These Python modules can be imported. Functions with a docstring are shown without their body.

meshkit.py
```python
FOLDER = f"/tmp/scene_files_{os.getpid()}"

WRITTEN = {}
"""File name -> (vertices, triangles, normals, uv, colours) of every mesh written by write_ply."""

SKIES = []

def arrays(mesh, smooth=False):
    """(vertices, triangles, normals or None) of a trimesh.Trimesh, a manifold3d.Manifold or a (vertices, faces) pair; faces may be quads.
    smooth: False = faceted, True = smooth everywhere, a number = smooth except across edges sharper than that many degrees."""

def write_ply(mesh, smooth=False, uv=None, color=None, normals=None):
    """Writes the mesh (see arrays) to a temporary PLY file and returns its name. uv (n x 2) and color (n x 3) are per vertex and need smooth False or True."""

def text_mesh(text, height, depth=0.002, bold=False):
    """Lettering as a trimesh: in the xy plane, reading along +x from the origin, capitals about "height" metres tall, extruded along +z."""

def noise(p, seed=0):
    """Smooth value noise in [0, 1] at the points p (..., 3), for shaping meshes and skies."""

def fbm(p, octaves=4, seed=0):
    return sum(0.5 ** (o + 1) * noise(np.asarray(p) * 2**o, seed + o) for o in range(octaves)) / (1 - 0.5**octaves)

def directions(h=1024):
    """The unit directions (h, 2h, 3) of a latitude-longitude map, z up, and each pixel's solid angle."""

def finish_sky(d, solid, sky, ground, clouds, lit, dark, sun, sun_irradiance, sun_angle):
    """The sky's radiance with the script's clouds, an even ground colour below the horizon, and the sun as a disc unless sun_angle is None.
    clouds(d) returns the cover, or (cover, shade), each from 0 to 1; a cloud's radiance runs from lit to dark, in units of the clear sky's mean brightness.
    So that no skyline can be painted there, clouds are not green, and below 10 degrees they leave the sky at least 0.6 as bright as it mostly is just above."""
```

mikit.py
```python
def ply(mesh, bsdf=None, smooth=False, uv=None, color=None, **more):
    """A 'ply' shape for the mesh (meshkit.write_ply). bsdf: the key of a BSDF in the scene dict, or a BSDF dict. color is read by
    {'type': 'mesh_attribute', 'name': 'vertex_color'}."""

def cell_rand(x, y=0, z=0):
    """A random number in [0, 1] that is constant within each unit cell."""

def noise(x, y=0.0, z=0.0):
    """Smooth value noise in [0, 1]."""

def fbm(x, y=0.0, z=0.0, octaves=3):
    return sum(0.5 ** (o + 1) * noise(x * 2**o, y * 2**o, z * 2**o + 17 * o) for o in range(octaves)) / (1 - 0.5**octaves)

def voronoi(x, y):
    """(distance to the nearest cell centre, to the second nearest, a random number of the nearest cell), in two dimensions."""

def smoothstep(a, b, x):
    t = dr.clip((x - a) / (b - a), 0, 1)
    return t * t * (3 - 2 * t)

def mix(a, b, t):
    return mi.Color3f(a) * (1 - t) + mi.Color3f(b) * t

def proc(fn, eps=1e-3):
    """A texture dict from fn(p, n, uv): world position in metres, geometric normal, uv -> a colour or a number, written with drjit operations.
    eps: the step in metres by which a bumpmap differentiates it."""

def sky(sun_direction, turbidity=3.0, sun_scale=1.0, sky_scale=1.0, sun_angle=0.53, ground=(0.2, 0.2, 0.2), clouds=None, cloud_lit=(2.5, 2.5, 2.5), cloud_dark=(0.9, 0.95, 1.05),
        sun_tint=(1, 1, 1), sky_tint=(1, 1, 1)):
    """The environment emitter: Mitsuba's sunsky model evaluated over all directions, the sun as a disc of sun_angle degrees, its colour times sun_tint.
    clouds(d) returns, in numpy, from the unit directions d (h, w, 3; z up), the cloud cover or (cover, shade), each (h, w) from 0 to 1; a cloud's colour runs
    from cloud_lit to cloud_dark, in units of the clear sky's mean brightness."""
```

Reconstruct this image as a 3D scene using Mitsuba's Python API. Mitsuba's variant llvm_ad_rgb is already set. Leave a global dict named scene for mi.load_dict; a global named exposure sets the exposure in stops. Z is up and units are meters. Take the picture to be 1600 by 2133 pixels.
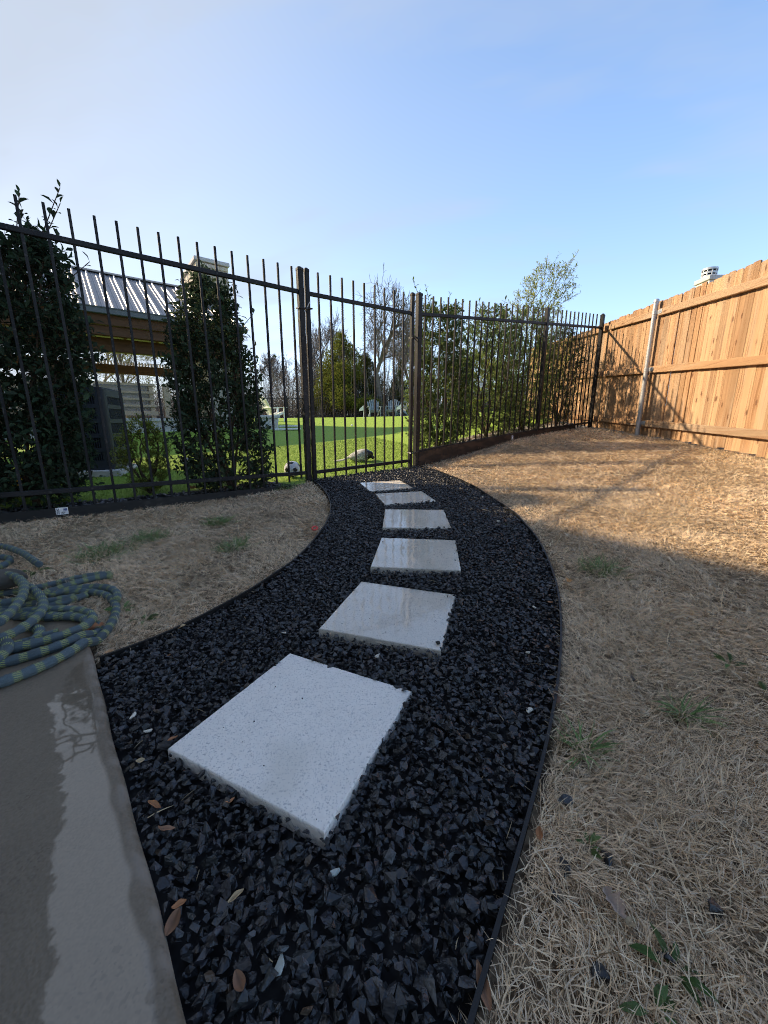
import math
import numpy as np
import trimesh
import drjit as dr
import mitsuba as mi
import mikit
import meshkit
from scipy.interpolate import RBFInterpolator, splprep, splev
from scipy.spatial import Delaunay, ConvexHull, cKDTree
from shapely.geometry import Polygon, Point
from shapely import contains_xy
from mikit import noise, fbm, voronoi, cell_rand, smoothstep, mix, proc, ply

T = mi.ScalarTransform4f
scene, labels = {}, {}

# ------------------------------------------------------------------ camera, sky, exposure
CAM_Z, PITCH = 0.715, math.atan(0.233)
scene['camera'] = {'type': 'perspective', 'fov': 90.0, 'fov_axis': 'x', 'near_clip': 0.02, 'far_clip': 3000.0,
                   'to_world': T().look_at(origin=[0, 0, CAM_Z], target=[0, math.cos(PITCH), CAM_Z - math.sin(PITCH)], up=[0, 0, 1])}
SUN = np.array([-0.801, 0.277, 0.53])




def wisps(d):
    """faint high streaks, a little denser towards the sun"""
    e = np.maximum(d[..., 2], 0.03)[..., None]
    q = d / (e + 0.25)
    a = meshkit.fbm(np.stack([q[..., 0] * 0.9 + 3, q[..., 1] * 2.2 + q[..., 0] * .6, q[..., 2] * 2], -1), 5, 3)
    b = meshkit.fbm(np.stack([q[..., 0] * 2.1 + 9, q[..., 1] * 6.5 + q[..., 0] * 1.5, q[..., 2] * 4 + 5], -1), 5, 8)
    c = np.clip((d @ (SUN / np.linalg.norm(SUN)) + .1) / 1.1, 0, 1)
    return np.clip(-.05 + 1.15 * c ** 2.4 * (.6 + .8 * a) + (a - .5) * .34 + np.clip((b - .50) * 1.8, 0, .5) * .75, 0, .92)


scene['sky'] = mikit.sky(SUN.tolist(), turbidity=3.2, sun_scale=0.51, sky_scale=1.0, clouds=wisps, cloud_lit=(.72, .81, .96), sky_tint=(.84, .785, .79), sun_angle=1.0,
                         cloud_dark=(1.0, 1.05, 1.15), ground=(0.16, 0.14, 0.11))
exposure = 3.68

# ------------------------------------------------------------------ terrain
FL = np.array([-0.7686, 3.8121])
FA = math.radians(36.9)
FD = np.array([math.cos(FA), math.sin(FA)])      # along the iron fence
FN = np.array([-FD[1], FD[0]])                   # away from the yard


def fp(t, q=0.0):
    return FL + t * FD + q * FN


CT = np.array([(-.197, .787, .0), (.037, 1.293, .022), (.164, 1.825, .06), (.202, 2.387, .098), (.166, 3.024, .112), (.016, 3.524, .13),
      (-.769, 3.81, .135), (.395, 4.644, .185), (*fp(-2.23), .056), (*fp(-1.41), .05), (*fp(-.2), .10), (*fp(1.63), .203), (*fp(3.16), .435),
      (*fp(5.03), .60), (3.774, 7.222, .615), (3.753, 3.773, .373), (3.81, 5.165, .48), (3.86, 6.304, .55), (.9, 2.6, .13), (2.3, 3.3, .25),
      (2.3, 2., .17), (1.2, .4, .015), (2.2, .5, .07), (3.7, 1., .2), (3.7, 0, .15), (1, -.5, 0), (0, 0, 0), (-1., 1., 0), (-1.6, 1.4, .0),
      (-2.6, 1.6, .02), (-1, 6.5, .26), (0, 10, .48), (-5, 10, .5), (-4, 6, .22), (0, 15, .75), (0, 20, .95), (0, 27, 1.12), (-10, 20, .85),
      (-15, 12, .5), (6, 12, 1.1), (8, 20, 1.4), (12, 8, 1.0), (-10, 27, 1.0), (8, 27, 1.3), (-8, 4, .1), (-6, 0, 0), (6, 4, .5), (6, 0, .3),
      (0, -4, -.02), (-5, -4, -.02), (5, -4, .2), (20, 20, 1.4), (-25, 20, .8), (20, 0, .9), (-20, 0, .1), (0, -15, -.05), (20, -15, .5), (-20, -15, 0)])
_rbf = RBFInterpolator(CT[:, :2], CT[:, 2], kernel='thin_plate_spline', smoothing=.002)


def gz(x, y):
    x, y = np.asarray(x, float), np.asarray(y, float)
    sh = np.broadcast(x, y).shape
    p = np.stack([np.broadcast_to(x, sh).ravel(), np.broadcast_to(y, sh).ravel()], 1)
    r = np.hypot(p[:, 0], p[:, 1])
    z = np.full(len(p), .72)
    m = r < 44
    if m.any():
        z[m] = _rbf(p[m])
    w = np.clip((r - 28) / 14, 0, 1)
    w = w * w * (3 - 2 * w)
    return (z * (1 - w) + .72 * w).reshape(sh)


# ------------------------------------------------------------------ helpers
used = {}


def numbered(name):
    n = used.get(name, 0)
    used[name] = n + 1
    return name if n == 0 else f'{name}_{n:03d}'


def tag(key, label=None, category=None, group=None, kind=None):
    labels[key] = {k: v for k, v in dict(label=label, category=category, group=group, kind=kind).items() if v}
    return key


def thing(name, label, category, group=None):
    return tag(numbered(name), label, category, group)


def obj(name, mesh, bsdf, parent=None, smooth=False, label=None, category=None, group=None, kind=None, **kw):
    key = numbered(f'{parent}__{name}' if parent else name)
    scene[key] = ply(mesh, bsdf, smooth, **kw)
    if label or kind or category:
        tag(key, label, category, group, kind)
    return key


def cat(*ms):
    ms = [m for m in (ms[0] if len(ms) == 1 and isinstance(ms[0], list) else ms)]
    return trimesh.util.concatenate(ms)


BV = np.array([[x, y, z] for x in (0, 1) for y in (0, 1) for z in (0, 1)], float)
BF = np.array([[0, 1, 3], [0, 3, 2], [4, 6, 7], [4, 7, 5], [0, 4, 5], [0, 5, 1], [2, 3, 7], [2, 7, 6], [0, 2, 6], [0, 6, 4], [1, 5, 7], [1, 7, 3]])


def box(lo, hi):
    lo, hi = np.array(lo, float), np.array(hi, float)
    return trimesh.Trimesh(lo + BV * (hi - lo), BF, process=False)


def cbox(lo, hi, c=.003):
    """box with chamfered edges: hull of the three shrunk boxes"""
    lo, hi = np.array(lo, float), np.array(hi, float)
    c = min(c, .45 * (hi - lo).min())
    pts = []
    for k in range(3):
        a, b = lo + c, hi - c
        a[k], b[k] = lo[k], hi[k]
        pts.append(a + BV * (b - a))
    return trimesh.convex.convex_hull(np.vstack(pts))


def xf(mesh, ex, ey, ez, o):
    m = mesh.copy()
    m.vertices = np.asarray(mesh.vertices) @ np.array([ex, ey, ez], float) + np.asarray(o, float)
    if np.linalg.det(np.array([ex, ey, ez], float)) < 0:
        m.invert()
    return m


def in_fence(mesh):
    """mesh in (t along the iron fence, q away from the yard, z) to world"""
    return xf(mesh, [FD[0], FD[1], 0], [FN[0], FN[1], 0], [0, 0, 1], [FL[0], FL[1], 0])


def rail(p0, p1, w, h, c=.003):
    """bar from p0 to p1, w wide (horizontal), h high"""
    p0, p1 = np.array(p0, float), np.array(p1, float)
    d = p1 - p0
    L = np.linalg.norm(d)
    ex = d / L
    ey = np.cross([0, 0, 1], ex)
    ey /= np.linalg.norm(ey)
    ez = np.cross(ex, ey)
    return xf(cbox([0, -w / 2, -h / 2], [L, w / 2, h / 2], c), ex, ey, ez, p0)


def tube(path, r, n=8, caps=True, uvs=False):
    path = np.asarray(path, float)
    m = len(path)
    r = np.broadcast_to(np.asarray(r, float), (m,))
    tg = np.gradient(path, axis=0)
    tg /= np.linalg.norm(tg, axis=1, keepdims=True) + 1e-12
    up = np.array([0, 0, 1.0]) if abs(tg[:, 2]).max() < .95 else np.array([.3, 1, .1])
    a = np.cross(tg, up)
    a /= np.linalg.norm(a, axis=1, keepdims=True) + 1e-12
    b = np.cross(a, tg)
    k = n + 1 if uvs else n
    th = np.arange(k) / n * 2 * math.pi
    v = path[:, None] + r[:, None, None] * (np.cos(th)[None, :, None] * a[:, None] + np.sin(th)[None, :, None] * b[:, None])
    v = v.reshape(-1, 3)
    i, j = np.meshgrid(np.arange(m - 1), np.arange(n), indexing='ij')
    j2 = j + 1 if uvs else (j + 1) % n
    q = np.stack([i * k + j, i * k + j2, (i + 1) * k + j2, (i + 1) * k + j], -1).reshape(-1, 4)
    f = np.vstack([q[:, [0, 2, 1]], q[:, [0, 3, 2]]])
    if caps:
        v = np.vstack([v, path[:1], path[-1:]])
        c0, c1 = m * k, m * k + 1
        jj = np.arange(n)
        jn = jj + 1 if uvs else (jj + 1) % n
        f = np.vstack([f, np.stack([np.full(n, c0), jj, jn], 1), np.stack([np.full(n, c1), (m - 1) * k + jn, (m - 1) * k + jj], 1)])
    mesh = trimesh.Trimesh(v, f, process=False)
    if uvs:
        s = np.r_[0, np.cumsum(np.linalg.norm(np.diff(path, axis=0), axis=1))]
        uv = np.stack([np.repeat(s, k), np.tile(th, m)], 1)
        if caps:
            uv = np.vstack([uv, [[0, 0], [s[-1], 0]]])
        return mesh, uv
    return mesh


def segs_mesh(S, n=3):
    """tapered prisms for branch segments S (k, 8): p0, p1, r0, r1"""
    S = np.asarray(S, float)
    p0, p1, r0, r1 = S[:, :3], S[:, 3:6], S[:, 6], S[:, 7]
    d = p1 - p0
    d /= np.linalg.norm(d, axis=1, keepdims=True) + 1e-12
    h = np.where(np.abs(d[:, 2:]) > .9, [[1.0, 0, 0]], [[0, 0, 1.0]])
    a = np.cross(d, h)
    a /= np.linalg.norm(a, axis=1, keepdims=True) + 1e-12
    b = np.cross(d, a)
    th = np.arange(n) / n * 2 * math.pi
    ring = np.cos(th)[None, :, None] * a[:, None] + np.sin(th)[None, :, None] * b[:, None]
    v = np.concatenate([p0[:, None] + ring * r0[:, None, None], p1[:, None] + ring * r1[:, None, None]], 1)
    j = np.arange(n)
    jn = (j + 1) % n
    f1 = np.vstack([np.stack([j, jn, n + jn], 1), np.stack([j, n + jn, n + j], 1)])
    f = (f1[None] + (np.arange(len(S)) * 2 * n)[:, None, None]).reshape(-1, 3)
    return trimesh.Trimesh(v.reshape(-1, 3), f, process=False)


def sheet(poly, step, dz=0.0, seed=1, bumps=0.0):
    """ground-hugging sheet over a polygon, top face only"""
    if not isinstance(poly, Polygon):
        poly = Polygon(poly)
    if not poly.is_valid:
        poly = poly.buffer(0)
    x0, y0, x1, y1 = poly.bounds
    rng = np.random.default_rng(seed)
    gx, gy = np.meshgrid(np.arange(x0, x1, step), np.arange(y0, y1, step))
    p = np.stack([gx.ravel(), gy.ravel()], 1) + rng.uniform(-.15, .15, (gx.size, 2)) * step
    p = p[contains_xy(poly.buffer(-step * .4), p[:, 0], p[:, 1])]
    ring = poly.exterior.segmentize(step)
    b = np.array(ring.coords)[:-1]
    q = np.vstack([p, b])
    tri = Delaunay(q).simplices
    c = q[tri].mean(1)
    tri = tri[contains_xy(poly, c[:, 0], c[:, 1])]
    a = np.cross(q[tri[:, 1]] - q[tri[:, 0]], q[tri[:, 2]] - q[tri[:, 0]])
    tri[a < 0] = tri[a < 0][:, ::-1]
    tri = tri[np.abs(a) > 1e-9]
    z = gz(q[:, 0], q[:, 1]) + dz
    if bumps:
        z = z + bumps * (meshkit.fbm(np.c_[q * 6, q[:, :1] * 0], 3, seed) - .5)
    return trimesh.Trimesh(np.c_[q, z], tri, process=False)


def unit(v):
    v = np.asarray(v, float)
    return v / (np.linalg.norm(v, axis=-1, keepdims=True) + 1e-12)


def leaves_mesh(P, A, N, L, W, fold=.25, droop=.2):
    """folded leaves: base P, axis A, face normal N, length L, width W"""
    P, A = np.asarray(P, float), unit(A)
    S = unit(np.cross(N, A))
    N = np.cross(A, S)
    L, W = np.asarray(L)[:, None], np.asarray(W)[:, None]
    C = P + A * L * .48 + N * L * .04
    tip = P + A * L * .98 - N * L * droop * .6
    l = P + A * L * .45 + S * W * .5 + N * W * fold
    r = P + A * L * .45 - S * W * .5 + N * W * fold
    l2 = P + A * L * .78 + S * W * .33 + N * (W * fold * .7 - L * droop * .3)
    r2 = P + A * L * .78 - S * W * .33 + N * (W * fold * .7 - L * droop * .3)
    v = np.stack([P, l, C, r, l2, r2, tip], 1)
    f1 = np.array([[0, 2, 1], [0, 3, 2], [1, 2, 4], [3, 5, 2], [2, 6, 4], [2, 5, 6]])
    f = (f1[None] + (np.arange(len(P)) * 7)[:, None, None]).reshape(-1, 3)
    return v, f


def leaf_object(P, A, N, L, W, rgb, rng, var=.25, **kw):
    v, f = leaves_mesh(P, A, N, L, W, **kw)
    k = len(P)
    c = np.asarray(rgb) * (1 + rng.uniform(-var, var, (k, 1))) * (1 + rng.uniform(-.1, .1, (k, 3)))
    return trimesh.Trimesh(v.reshape(-1, 3), f, process=False), np.repeat(np.clip(c, 0, 1), 7, 0), v, c

HOSE = [[[-1.06,0.832,0.017],[-0.998,0.889,0.018],[-0.957,0.953,0.02],[-0.935,1.022,0.021],[-0.931,1.093,0.022],[-0.941,1.165,0.024],[-0.964,1.235,0.025],[-0.997,1.303,0.026],[-1.039,1.364,0.026],[-1.088,1.416,0.027],[-1.143,1.456,0.027],[-1.205,1.481,0.026],[-1.271,1.49,0.025],[-1.341,1.481,0.024],[-1.412,1.456,0.023],[-1.482,1.416,0.021],[-1.55,1.363,0.02]],[[-1.131,0.933,0.017],[-1.069,0.973,0.019],[-1.013,1.025,0.02],[-0.975,1.086,0.022],[-0.969,1.154,0.023],[-1.009,1.226,0.024]],[[-1.3,1.249,0.055],[-1.199,1.27,0.057],[-1.111,1.265,0.058],[-1.043,1.241,0.059],[-1.002,1.201,0.059],[-0.995,1.151,0.058],[-1.026,1.095,0.056],[-1.092,1.043,0.055],[-1.188,1.001,0.053]],[[-1.049,1.387,0.037],[-1.099,1.458,0.037],[-1.162,1.501,0.037],[-1.231,1.513,0.036],[-1.301,1.493,0.035],[-1.365,1.44,0.033]],[[-1.217,1.605,0.05],[-1.293,1.567,0.047],[-1.337,1.501,0.045],[-1.373,1.429,0.043],[-1.423,1.376,0.041],[-1.512,1.363,0.04]],[[-1.272,1.666,0.032],[-1.348,1.643,0.031],[-1.412,1.594,0.029],[-1.473,1.537,0.026],[-1.542,1.492,0.024],[-1.628,1.479,0.024]],[[-1.222,1.46,0.026],[-1.256,1.404,0.024],[-1.3,1.361,0.022],[-1.354,1.333,0.021],[-1.415,1.322,0.02],[-1.482,1.329,0.019]],[[-1.256,1.438,0.026],[-1.305,1.414,0.025],[-1.353,1.388,0.024],[-1.403,1.367,0.023],[-1.455,1.355,0.022],[-1.511,1.359,0.022]],[[-1.637,1.5,0.103],[-1.556,1.488,0.102],[-1.479,1.452,0.102],[-1.409,1.397,0.102],[-1.345,1.329,0.101],[-1.291,1.253,0.1],[-1.248,1.176,0.099],[-1.217,1.102,0.099]],[[-1.528,1.49,0.078],[-1.467,1.455,0.077],[-1.398,1.412,0.077],[-1.327,1.362,0.077],[-1.261,1.307,0.076],[-1.207,1.245,0.076],[-1.17,1.178,0.076],[-1.158,1.105,0.075],[-1.177,1.028,0.073]],[[-1.213,1.171,0.045],[-1.183,1.164,0.045],[-1.149,1.15,0.045],[-1.12,1.129,0.046],[-1.102,1.102,0.046],[-1.102,1.072,0.045]],[[-1.297,1.233,0.05],[-1.238,1.235,0.051],[-1.165,1.234,0.052],[-1.093,1.227,0.053],[-1.034,1.209,0.053],[-1.003,1.174,0.053]],[[-1.194,1.027,0.018],[-1.159,1.032,0.018],[-1.129,1.049,0.019],[-1.104,1.075,0.02],[-1.081,1.103,0.021],[-1.057,1.127,0.021]],[[-1.216,1.074,0.068],[-1.18,1.062,0.069],[-1.142,1.041,0.069],[-1.111,1.013,0.069],[-1.092,0.978,0.068],[-1.093,0.939,0.068]],[[-1.398,1.25,0.024],[-1.338,1.25,0.025],[-1.278,1.241,0.025],[-1.219,1.231,0.026],[-1.16,1.229,0.027],[-1.102,1.242,0.028]],[[-2.103,1.945,0.084],[-2.024,1.929,0.082],[-1.949,1.903,0.08],[-1.877,1.868,0.077],[-1.808,1.828,0.075],[-1.74,1.783,0.073],[-1.675,1.737,0.07],[-1.61,1.692,0.069]],[[-1.975,1.84,0.048],[-1.926,1.848,0.048],[-1.886,1.832,0.046],[-1.858,1.798,0.044],[-1.844,1.754,0.042],[-1.847,1.708,0.041]],[[-1.417,1.278,0.029],[-1.374,1.278,0.03],[-1.331,1.275,0.03],[-1.289,1.268,0.031],[-1.248,1.257,0.031],[-1.208,1.24,0.031]]]
# ------------------------------------------------------------------ materials
VC = {'type': 'mesh_attribute', 'name': 'vertex_color'}


def rgb(*c):
    return {'type': 'rgb', 'value': list(c)}


def mat(name, d, two=True):
    scene['mat_' + name] = {'type': 'twosided', 'bsdf': d} if two else d


def princ(color, rough=.5, spec=.5, **kw):
    return {'type': 'principled', 'base_color': color, 'roughness': rough, 'specular': spec, **kw}


def bump(d, fn, scale, eps=1e-3):
    return {'type': 'bumpmap', 'scale': scale, 'tex': proc(fn, eps), 'bsdf': d}


C3 = mi.Color3f
SL0, SE, SN = np.array([-1.176, 1.363]), np.array([.6657, -.7462]), np.array([.7462, .6657])   # slab corner, along its edge, towards the gravel


def c_metal(p, n, uv):
    d = fbm(p.x * 9, p.y * 9, p.z * 3, 3)
    s = smoothstep(.80, .86, noise(p.x * 70, p.y * 70, p.z * 45))
    return mix(mix((.011, .011, .0118), (.024, .0235, .024), smoothstep(.35, .75, d)), (.08, .074, .068), s * .5)


mat('black_metal', princ(proc(c_metal), .5, .2))


def c_kick(p, n, uv):
    d = fbm(p.x * 6, p.y * 6, p.z * 14, 4)
    return mix((.016, .013, .012), (.05, .032, .022), smoothstep(.45, .75, d))


mat('kickboard', princ(proc(c_kick), .6, .35))
mat('edging', princ(proc(lambda p, n, uv: mix((.008, .008, .008), (.032, .030, .027), smoothstep(.55, .9, fbm(p.x * 14, p.y * 14, p.z * 40, 3)))), .55, .4))


def wood_fn(across, along, seedk, board):
    def f(p, n, uv):
        a, z = across(p), along(p)
        i = dr.floor(a / board)
        r1, r2 = cell_rand(i, 3 + seedk, 1), cell_rand(i, 11 + seedk, 2)
        warp = fbm(a * 7 + r1 * 50, z * 1.6 + r2 * 30, 0, 3)
        g = noise((a + warp * .045) * 150, z * 2.2 + r2 * 40, r1 * 9)
        g2 = fbm((a + warp * .03) * 45, z * 1.1 + r1 * 60, 3, 3)
        kd, k2, kr = voronoi(a * 9 + r1 * 20, z * 3.2 + r2 * 77)
        knot = (1 - smoothstep(.05, .13, kd)) * smoothstep(.55, .6, kr)
        ring = (1 - smoothstep(.12, .32, kd)) * smoothstep(.55, .6, kr)
        base = mix((.305, .180, .095), (.44, .285, .165), smoothstep(.12, .88, r1 * .6 + g2 * .4))
        base = mix(base, C3(.36, .285, .205), smoothstep(.72, .95, cell_rand(i, 21, 4)) * .45) * (.74 + .46 * r2)
        base = mix(base, (.20, .095, .042), smoothstep(.5, .9, g) * .7 + ring * .3 * noise(a * 200, z * 60))
        base = mix(base, (.36, .27, .19), smoothstep(.52, .8, fbm(a * 14, z * 1.6 + 9 * r2, 5, 3)) * .5)
        return mix(base, (.12, .055, .028), knot * .85)
    return f


def wood_h(across, along, board):
    def f(p, n, uv):
        a, z = across(p), along(p)
        r1 = cell_rand(dr.floor(a / board), 3, 1)
        warp = fbm(a * 7 + r1 * 50, z * 1.6 + r1 * 30, 0, 3)
        return noise((a + warp * .045) * 150, z * 2.2, r1 * 9) * .4 + fbm((a + warp * .05) * 38, z * 2.5, r1 * 7, 3)
    return f


PLANK = .1
mat('board', bump(princ(proc(wood_fn(lambda p: p.y, lambda p: p.z, 0, PLANK)), .72, .25), wood_h(lambda p: p.y, lambda p: p.z, PLANK), .0017, 2e-3))
mat('fence_rail', bump(princ(proc(wood_fn(lambda p: p.z + p.x, lambda p: p.y, 5, .5)), .72, .25), wood_h(lambda p: p.z + p.x, lambda p: p.y, .5), .0015, 2e-3))
mat('galvanized', princ(proc(lambda p, n, uv: mix((.36, .37, .38), (.55, .56, .57), fbm(p.x * 30, p.y * 30, p.z * 8, 3))), .42, .5, metallic=.55))


def c_stone(p, n, uv):
    return mix((.62, .62, .62), (1.2, 1.22, 1.28), fbm(p.x * 170, p.y * 170, p.z * 170, 3))


mat('pebble', princ(VC, .5, .4))
mat('gravel', bump(princ(VC, .36, .5), lambda p, n, uv: fbm(p.x * 240, p.y * 240, p.z * 240, 2), .0022, 5e-4))
mat('gravel_bed', princ(proc(lambda p, n, uv: mix((.006, .006, .007), (.02, .02, .022), noise(p.x * 90, p.y * 90, 0))), .8, .2))


def c_paver(p, n, uv):
    a, b, r = voronoi(p.x * 330 + p.z * 270, p.y * 300 - p.z * 240)
    a2, b2, r2 = voronoi(p.x * 130 + 5 + p.z * 110 + noise(p.x * 300, p.y * 300) * .6, p.y * 150 - p.z * 120)
    base = mix((.66, .615, .555), (.82, .77, .70), fbm(p.x * 190, p.y * 190, p.z * 190, 3) * .75 + noise(p.x * 20, p.y * 20) * .25)
    base = mix(base, (.50, .485, .465), smoothstep(.72, .78, r) * (1 - smoothstep(.3, .6, a)) * .75)
    base = mix(base, (.38, .37, .36), smoothstep(.86, .90, r2) * (1 - smoothstep(.14, .42, a2)) * .75)
    stain = smoothstep(.52, .72, fbm(p.x * 5 + 3, p.y * 5, 0, 4))
    return mix(base, (.52, .48, .40), stain * .35)


def h_paver(p, n, uv):
    return fbm(p.x * 210, p.y * 210, p.z * 210, 3)


mat('paver_dry', bump(princ(proc(c_paver), .42, .5), h_paver, .0016, 6e-4))


def c_paver_wet(p, n, uv):
    return c_paver(p, n, uv) * C3(.74, .71, .66)


wet_h = lambda p, n, uv: fbm(p.x * 26, p.y * 26, 0, 2)
mat('paver_wet', bump(princ(proc(c_paver_wet), .045, .5, clearcoat=.6, clearcoat_gloss=.97), wet_h, .0005, 1e-3))
mat('paver_side', princ(proc(lambda p, n, uv: mix((.26, .235, .19), (.48, .445, .38), fbm(p.x * 30, p.y * 30, p.z * 60, 3))), .8, .2))


def slab_sd(p):
    x, y = p.x - SL0[0], p.y - SL0[1]
    return x * SE[0] + y * SE[1], -(x * SN[0] + y * SN[1])


def c_slab(p, n, uv):
    g = fbm(p.x * 5, p.y * 5, 0, 4)
    f = noise(p.x * 420, p.y * 420, 0) * .6 + noise(p.x * 190, p.y * 190, 2) * .4
    c = mix((.105, .082, .058), (.195, .155, .110), g * .5 + f * .5)
    pit = smoothstep(.5, .8, fbm(p.x * 9, p.y * 9, 3, 3)) * smoothstep(.62, .9, noise(p.x * 260, p.y * 260, 3))
    s, d = slab_sd(p)
    rim = (1 - smoothstep(.0, .03, d)) * smoothstep(.45, .7, fbm(p.x * 22, p.y * 22, 4, 3))
    return mix(mix(c, (.07, .055, .04), pit * .5), (.26, .22, .18), rim * .6)


def wet_mask(p, n, uv):
    s, d = slab_sd(p)
    w = .105 * smoothstep(.40, .66, s) + (noise(s * 8, 1, 0) - .5) * .035 + (noise(s * 36, 4, 0) - .5) * .018 + (noise(s * 120, 7, 0) - .5) * .008 + (noise(p.x * 260, p.y * 260, 0) - .5) * .006
    edge = .018 + .012 * noise(s * 25, 9, 0)
    wet = smoothstep(w + .005, w - .003, d) * smoothstep(edge - .004, edge + .006, d)
    a, b, r = voronoi(p.x * 14 + 3, p.y * 14)
    dry = smoothstep(.84, .85, r) * (1 - smoothstep(.10, .13, a))
    return wet * (1 - .5 * dry)


SLAB = proc(c_slab)
mat('slab', {'type': 'blendbsdf', 'weight': proc(wet_mask),
             'bsdf_0': bump(princ(SLAB, .55, .35), lambda p, n, uv: noise(p.x * 300, p.y * 300, 0), .0009, 5e-4),
             'bsdf_1': bump(princ(SLAB, .04, .85, clearcoat=1.0, clearcoat_gloss=.98), lambda p, n, uv: fbm(p.x * 20, p.y * 20, 0, 2), .0010, 1e-3)})

mat('soil', princ(proc(lambda p, n, uv: mix((.07, .048, .032), (.15, .11, .075), fbm(p.x * 3, p.y * 3, 0, 4))), .9, .1))


def c_thatch(p, n, uv):
    a = fbm(p.x * 60, p.y * 60, 0, 3)
    b = fbm(p.x * 2.2, p.y * 2.2, 4, 3)
    c = mix((.075, .052, .033), (.26, .19, .12), smoothstep(.3, .7, a))
    return mix(c, (.20, .16, .10), smoothstep(.5, .8, b) * .4)


mat('thatch', princ(proc(c_thatch), .9, .1))
mat('straw', princ(VC, .6, .3))


def c_turf(p, n, uv):
    a = noise(p.x * 160, p.y * 160, 0)
    b = fbm(p.x * 1.3, p.y * 1.3, 3, 3)
    c = mix((.125, .205, .020), (.25, .35, .055), a)
    return mix(c, (.18, .265, .034), b * .6)


mat('turf', princ(proc(c_turf), .8, .2))
mat('turf_blade', princ(VC, .6, .3))
mat('leaf', {'type': 'principledthin', 'base_color': VC, 'roughness': .25, 'diff_trans': .6, 'spec_trans': 0.0, 'eta': 1.45}, False)
mat('soft_leaf', {'type': 'principledthin', 'base_color': VC, 'roughness': .6, 'diff_trans': .8, 'spec_trans': 0.0, 'eta': 1.4}, False)
mat('bark', princ(VC, .85, .2))
mat('dead_leaf', princ(VC, .65, .3))


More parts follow.
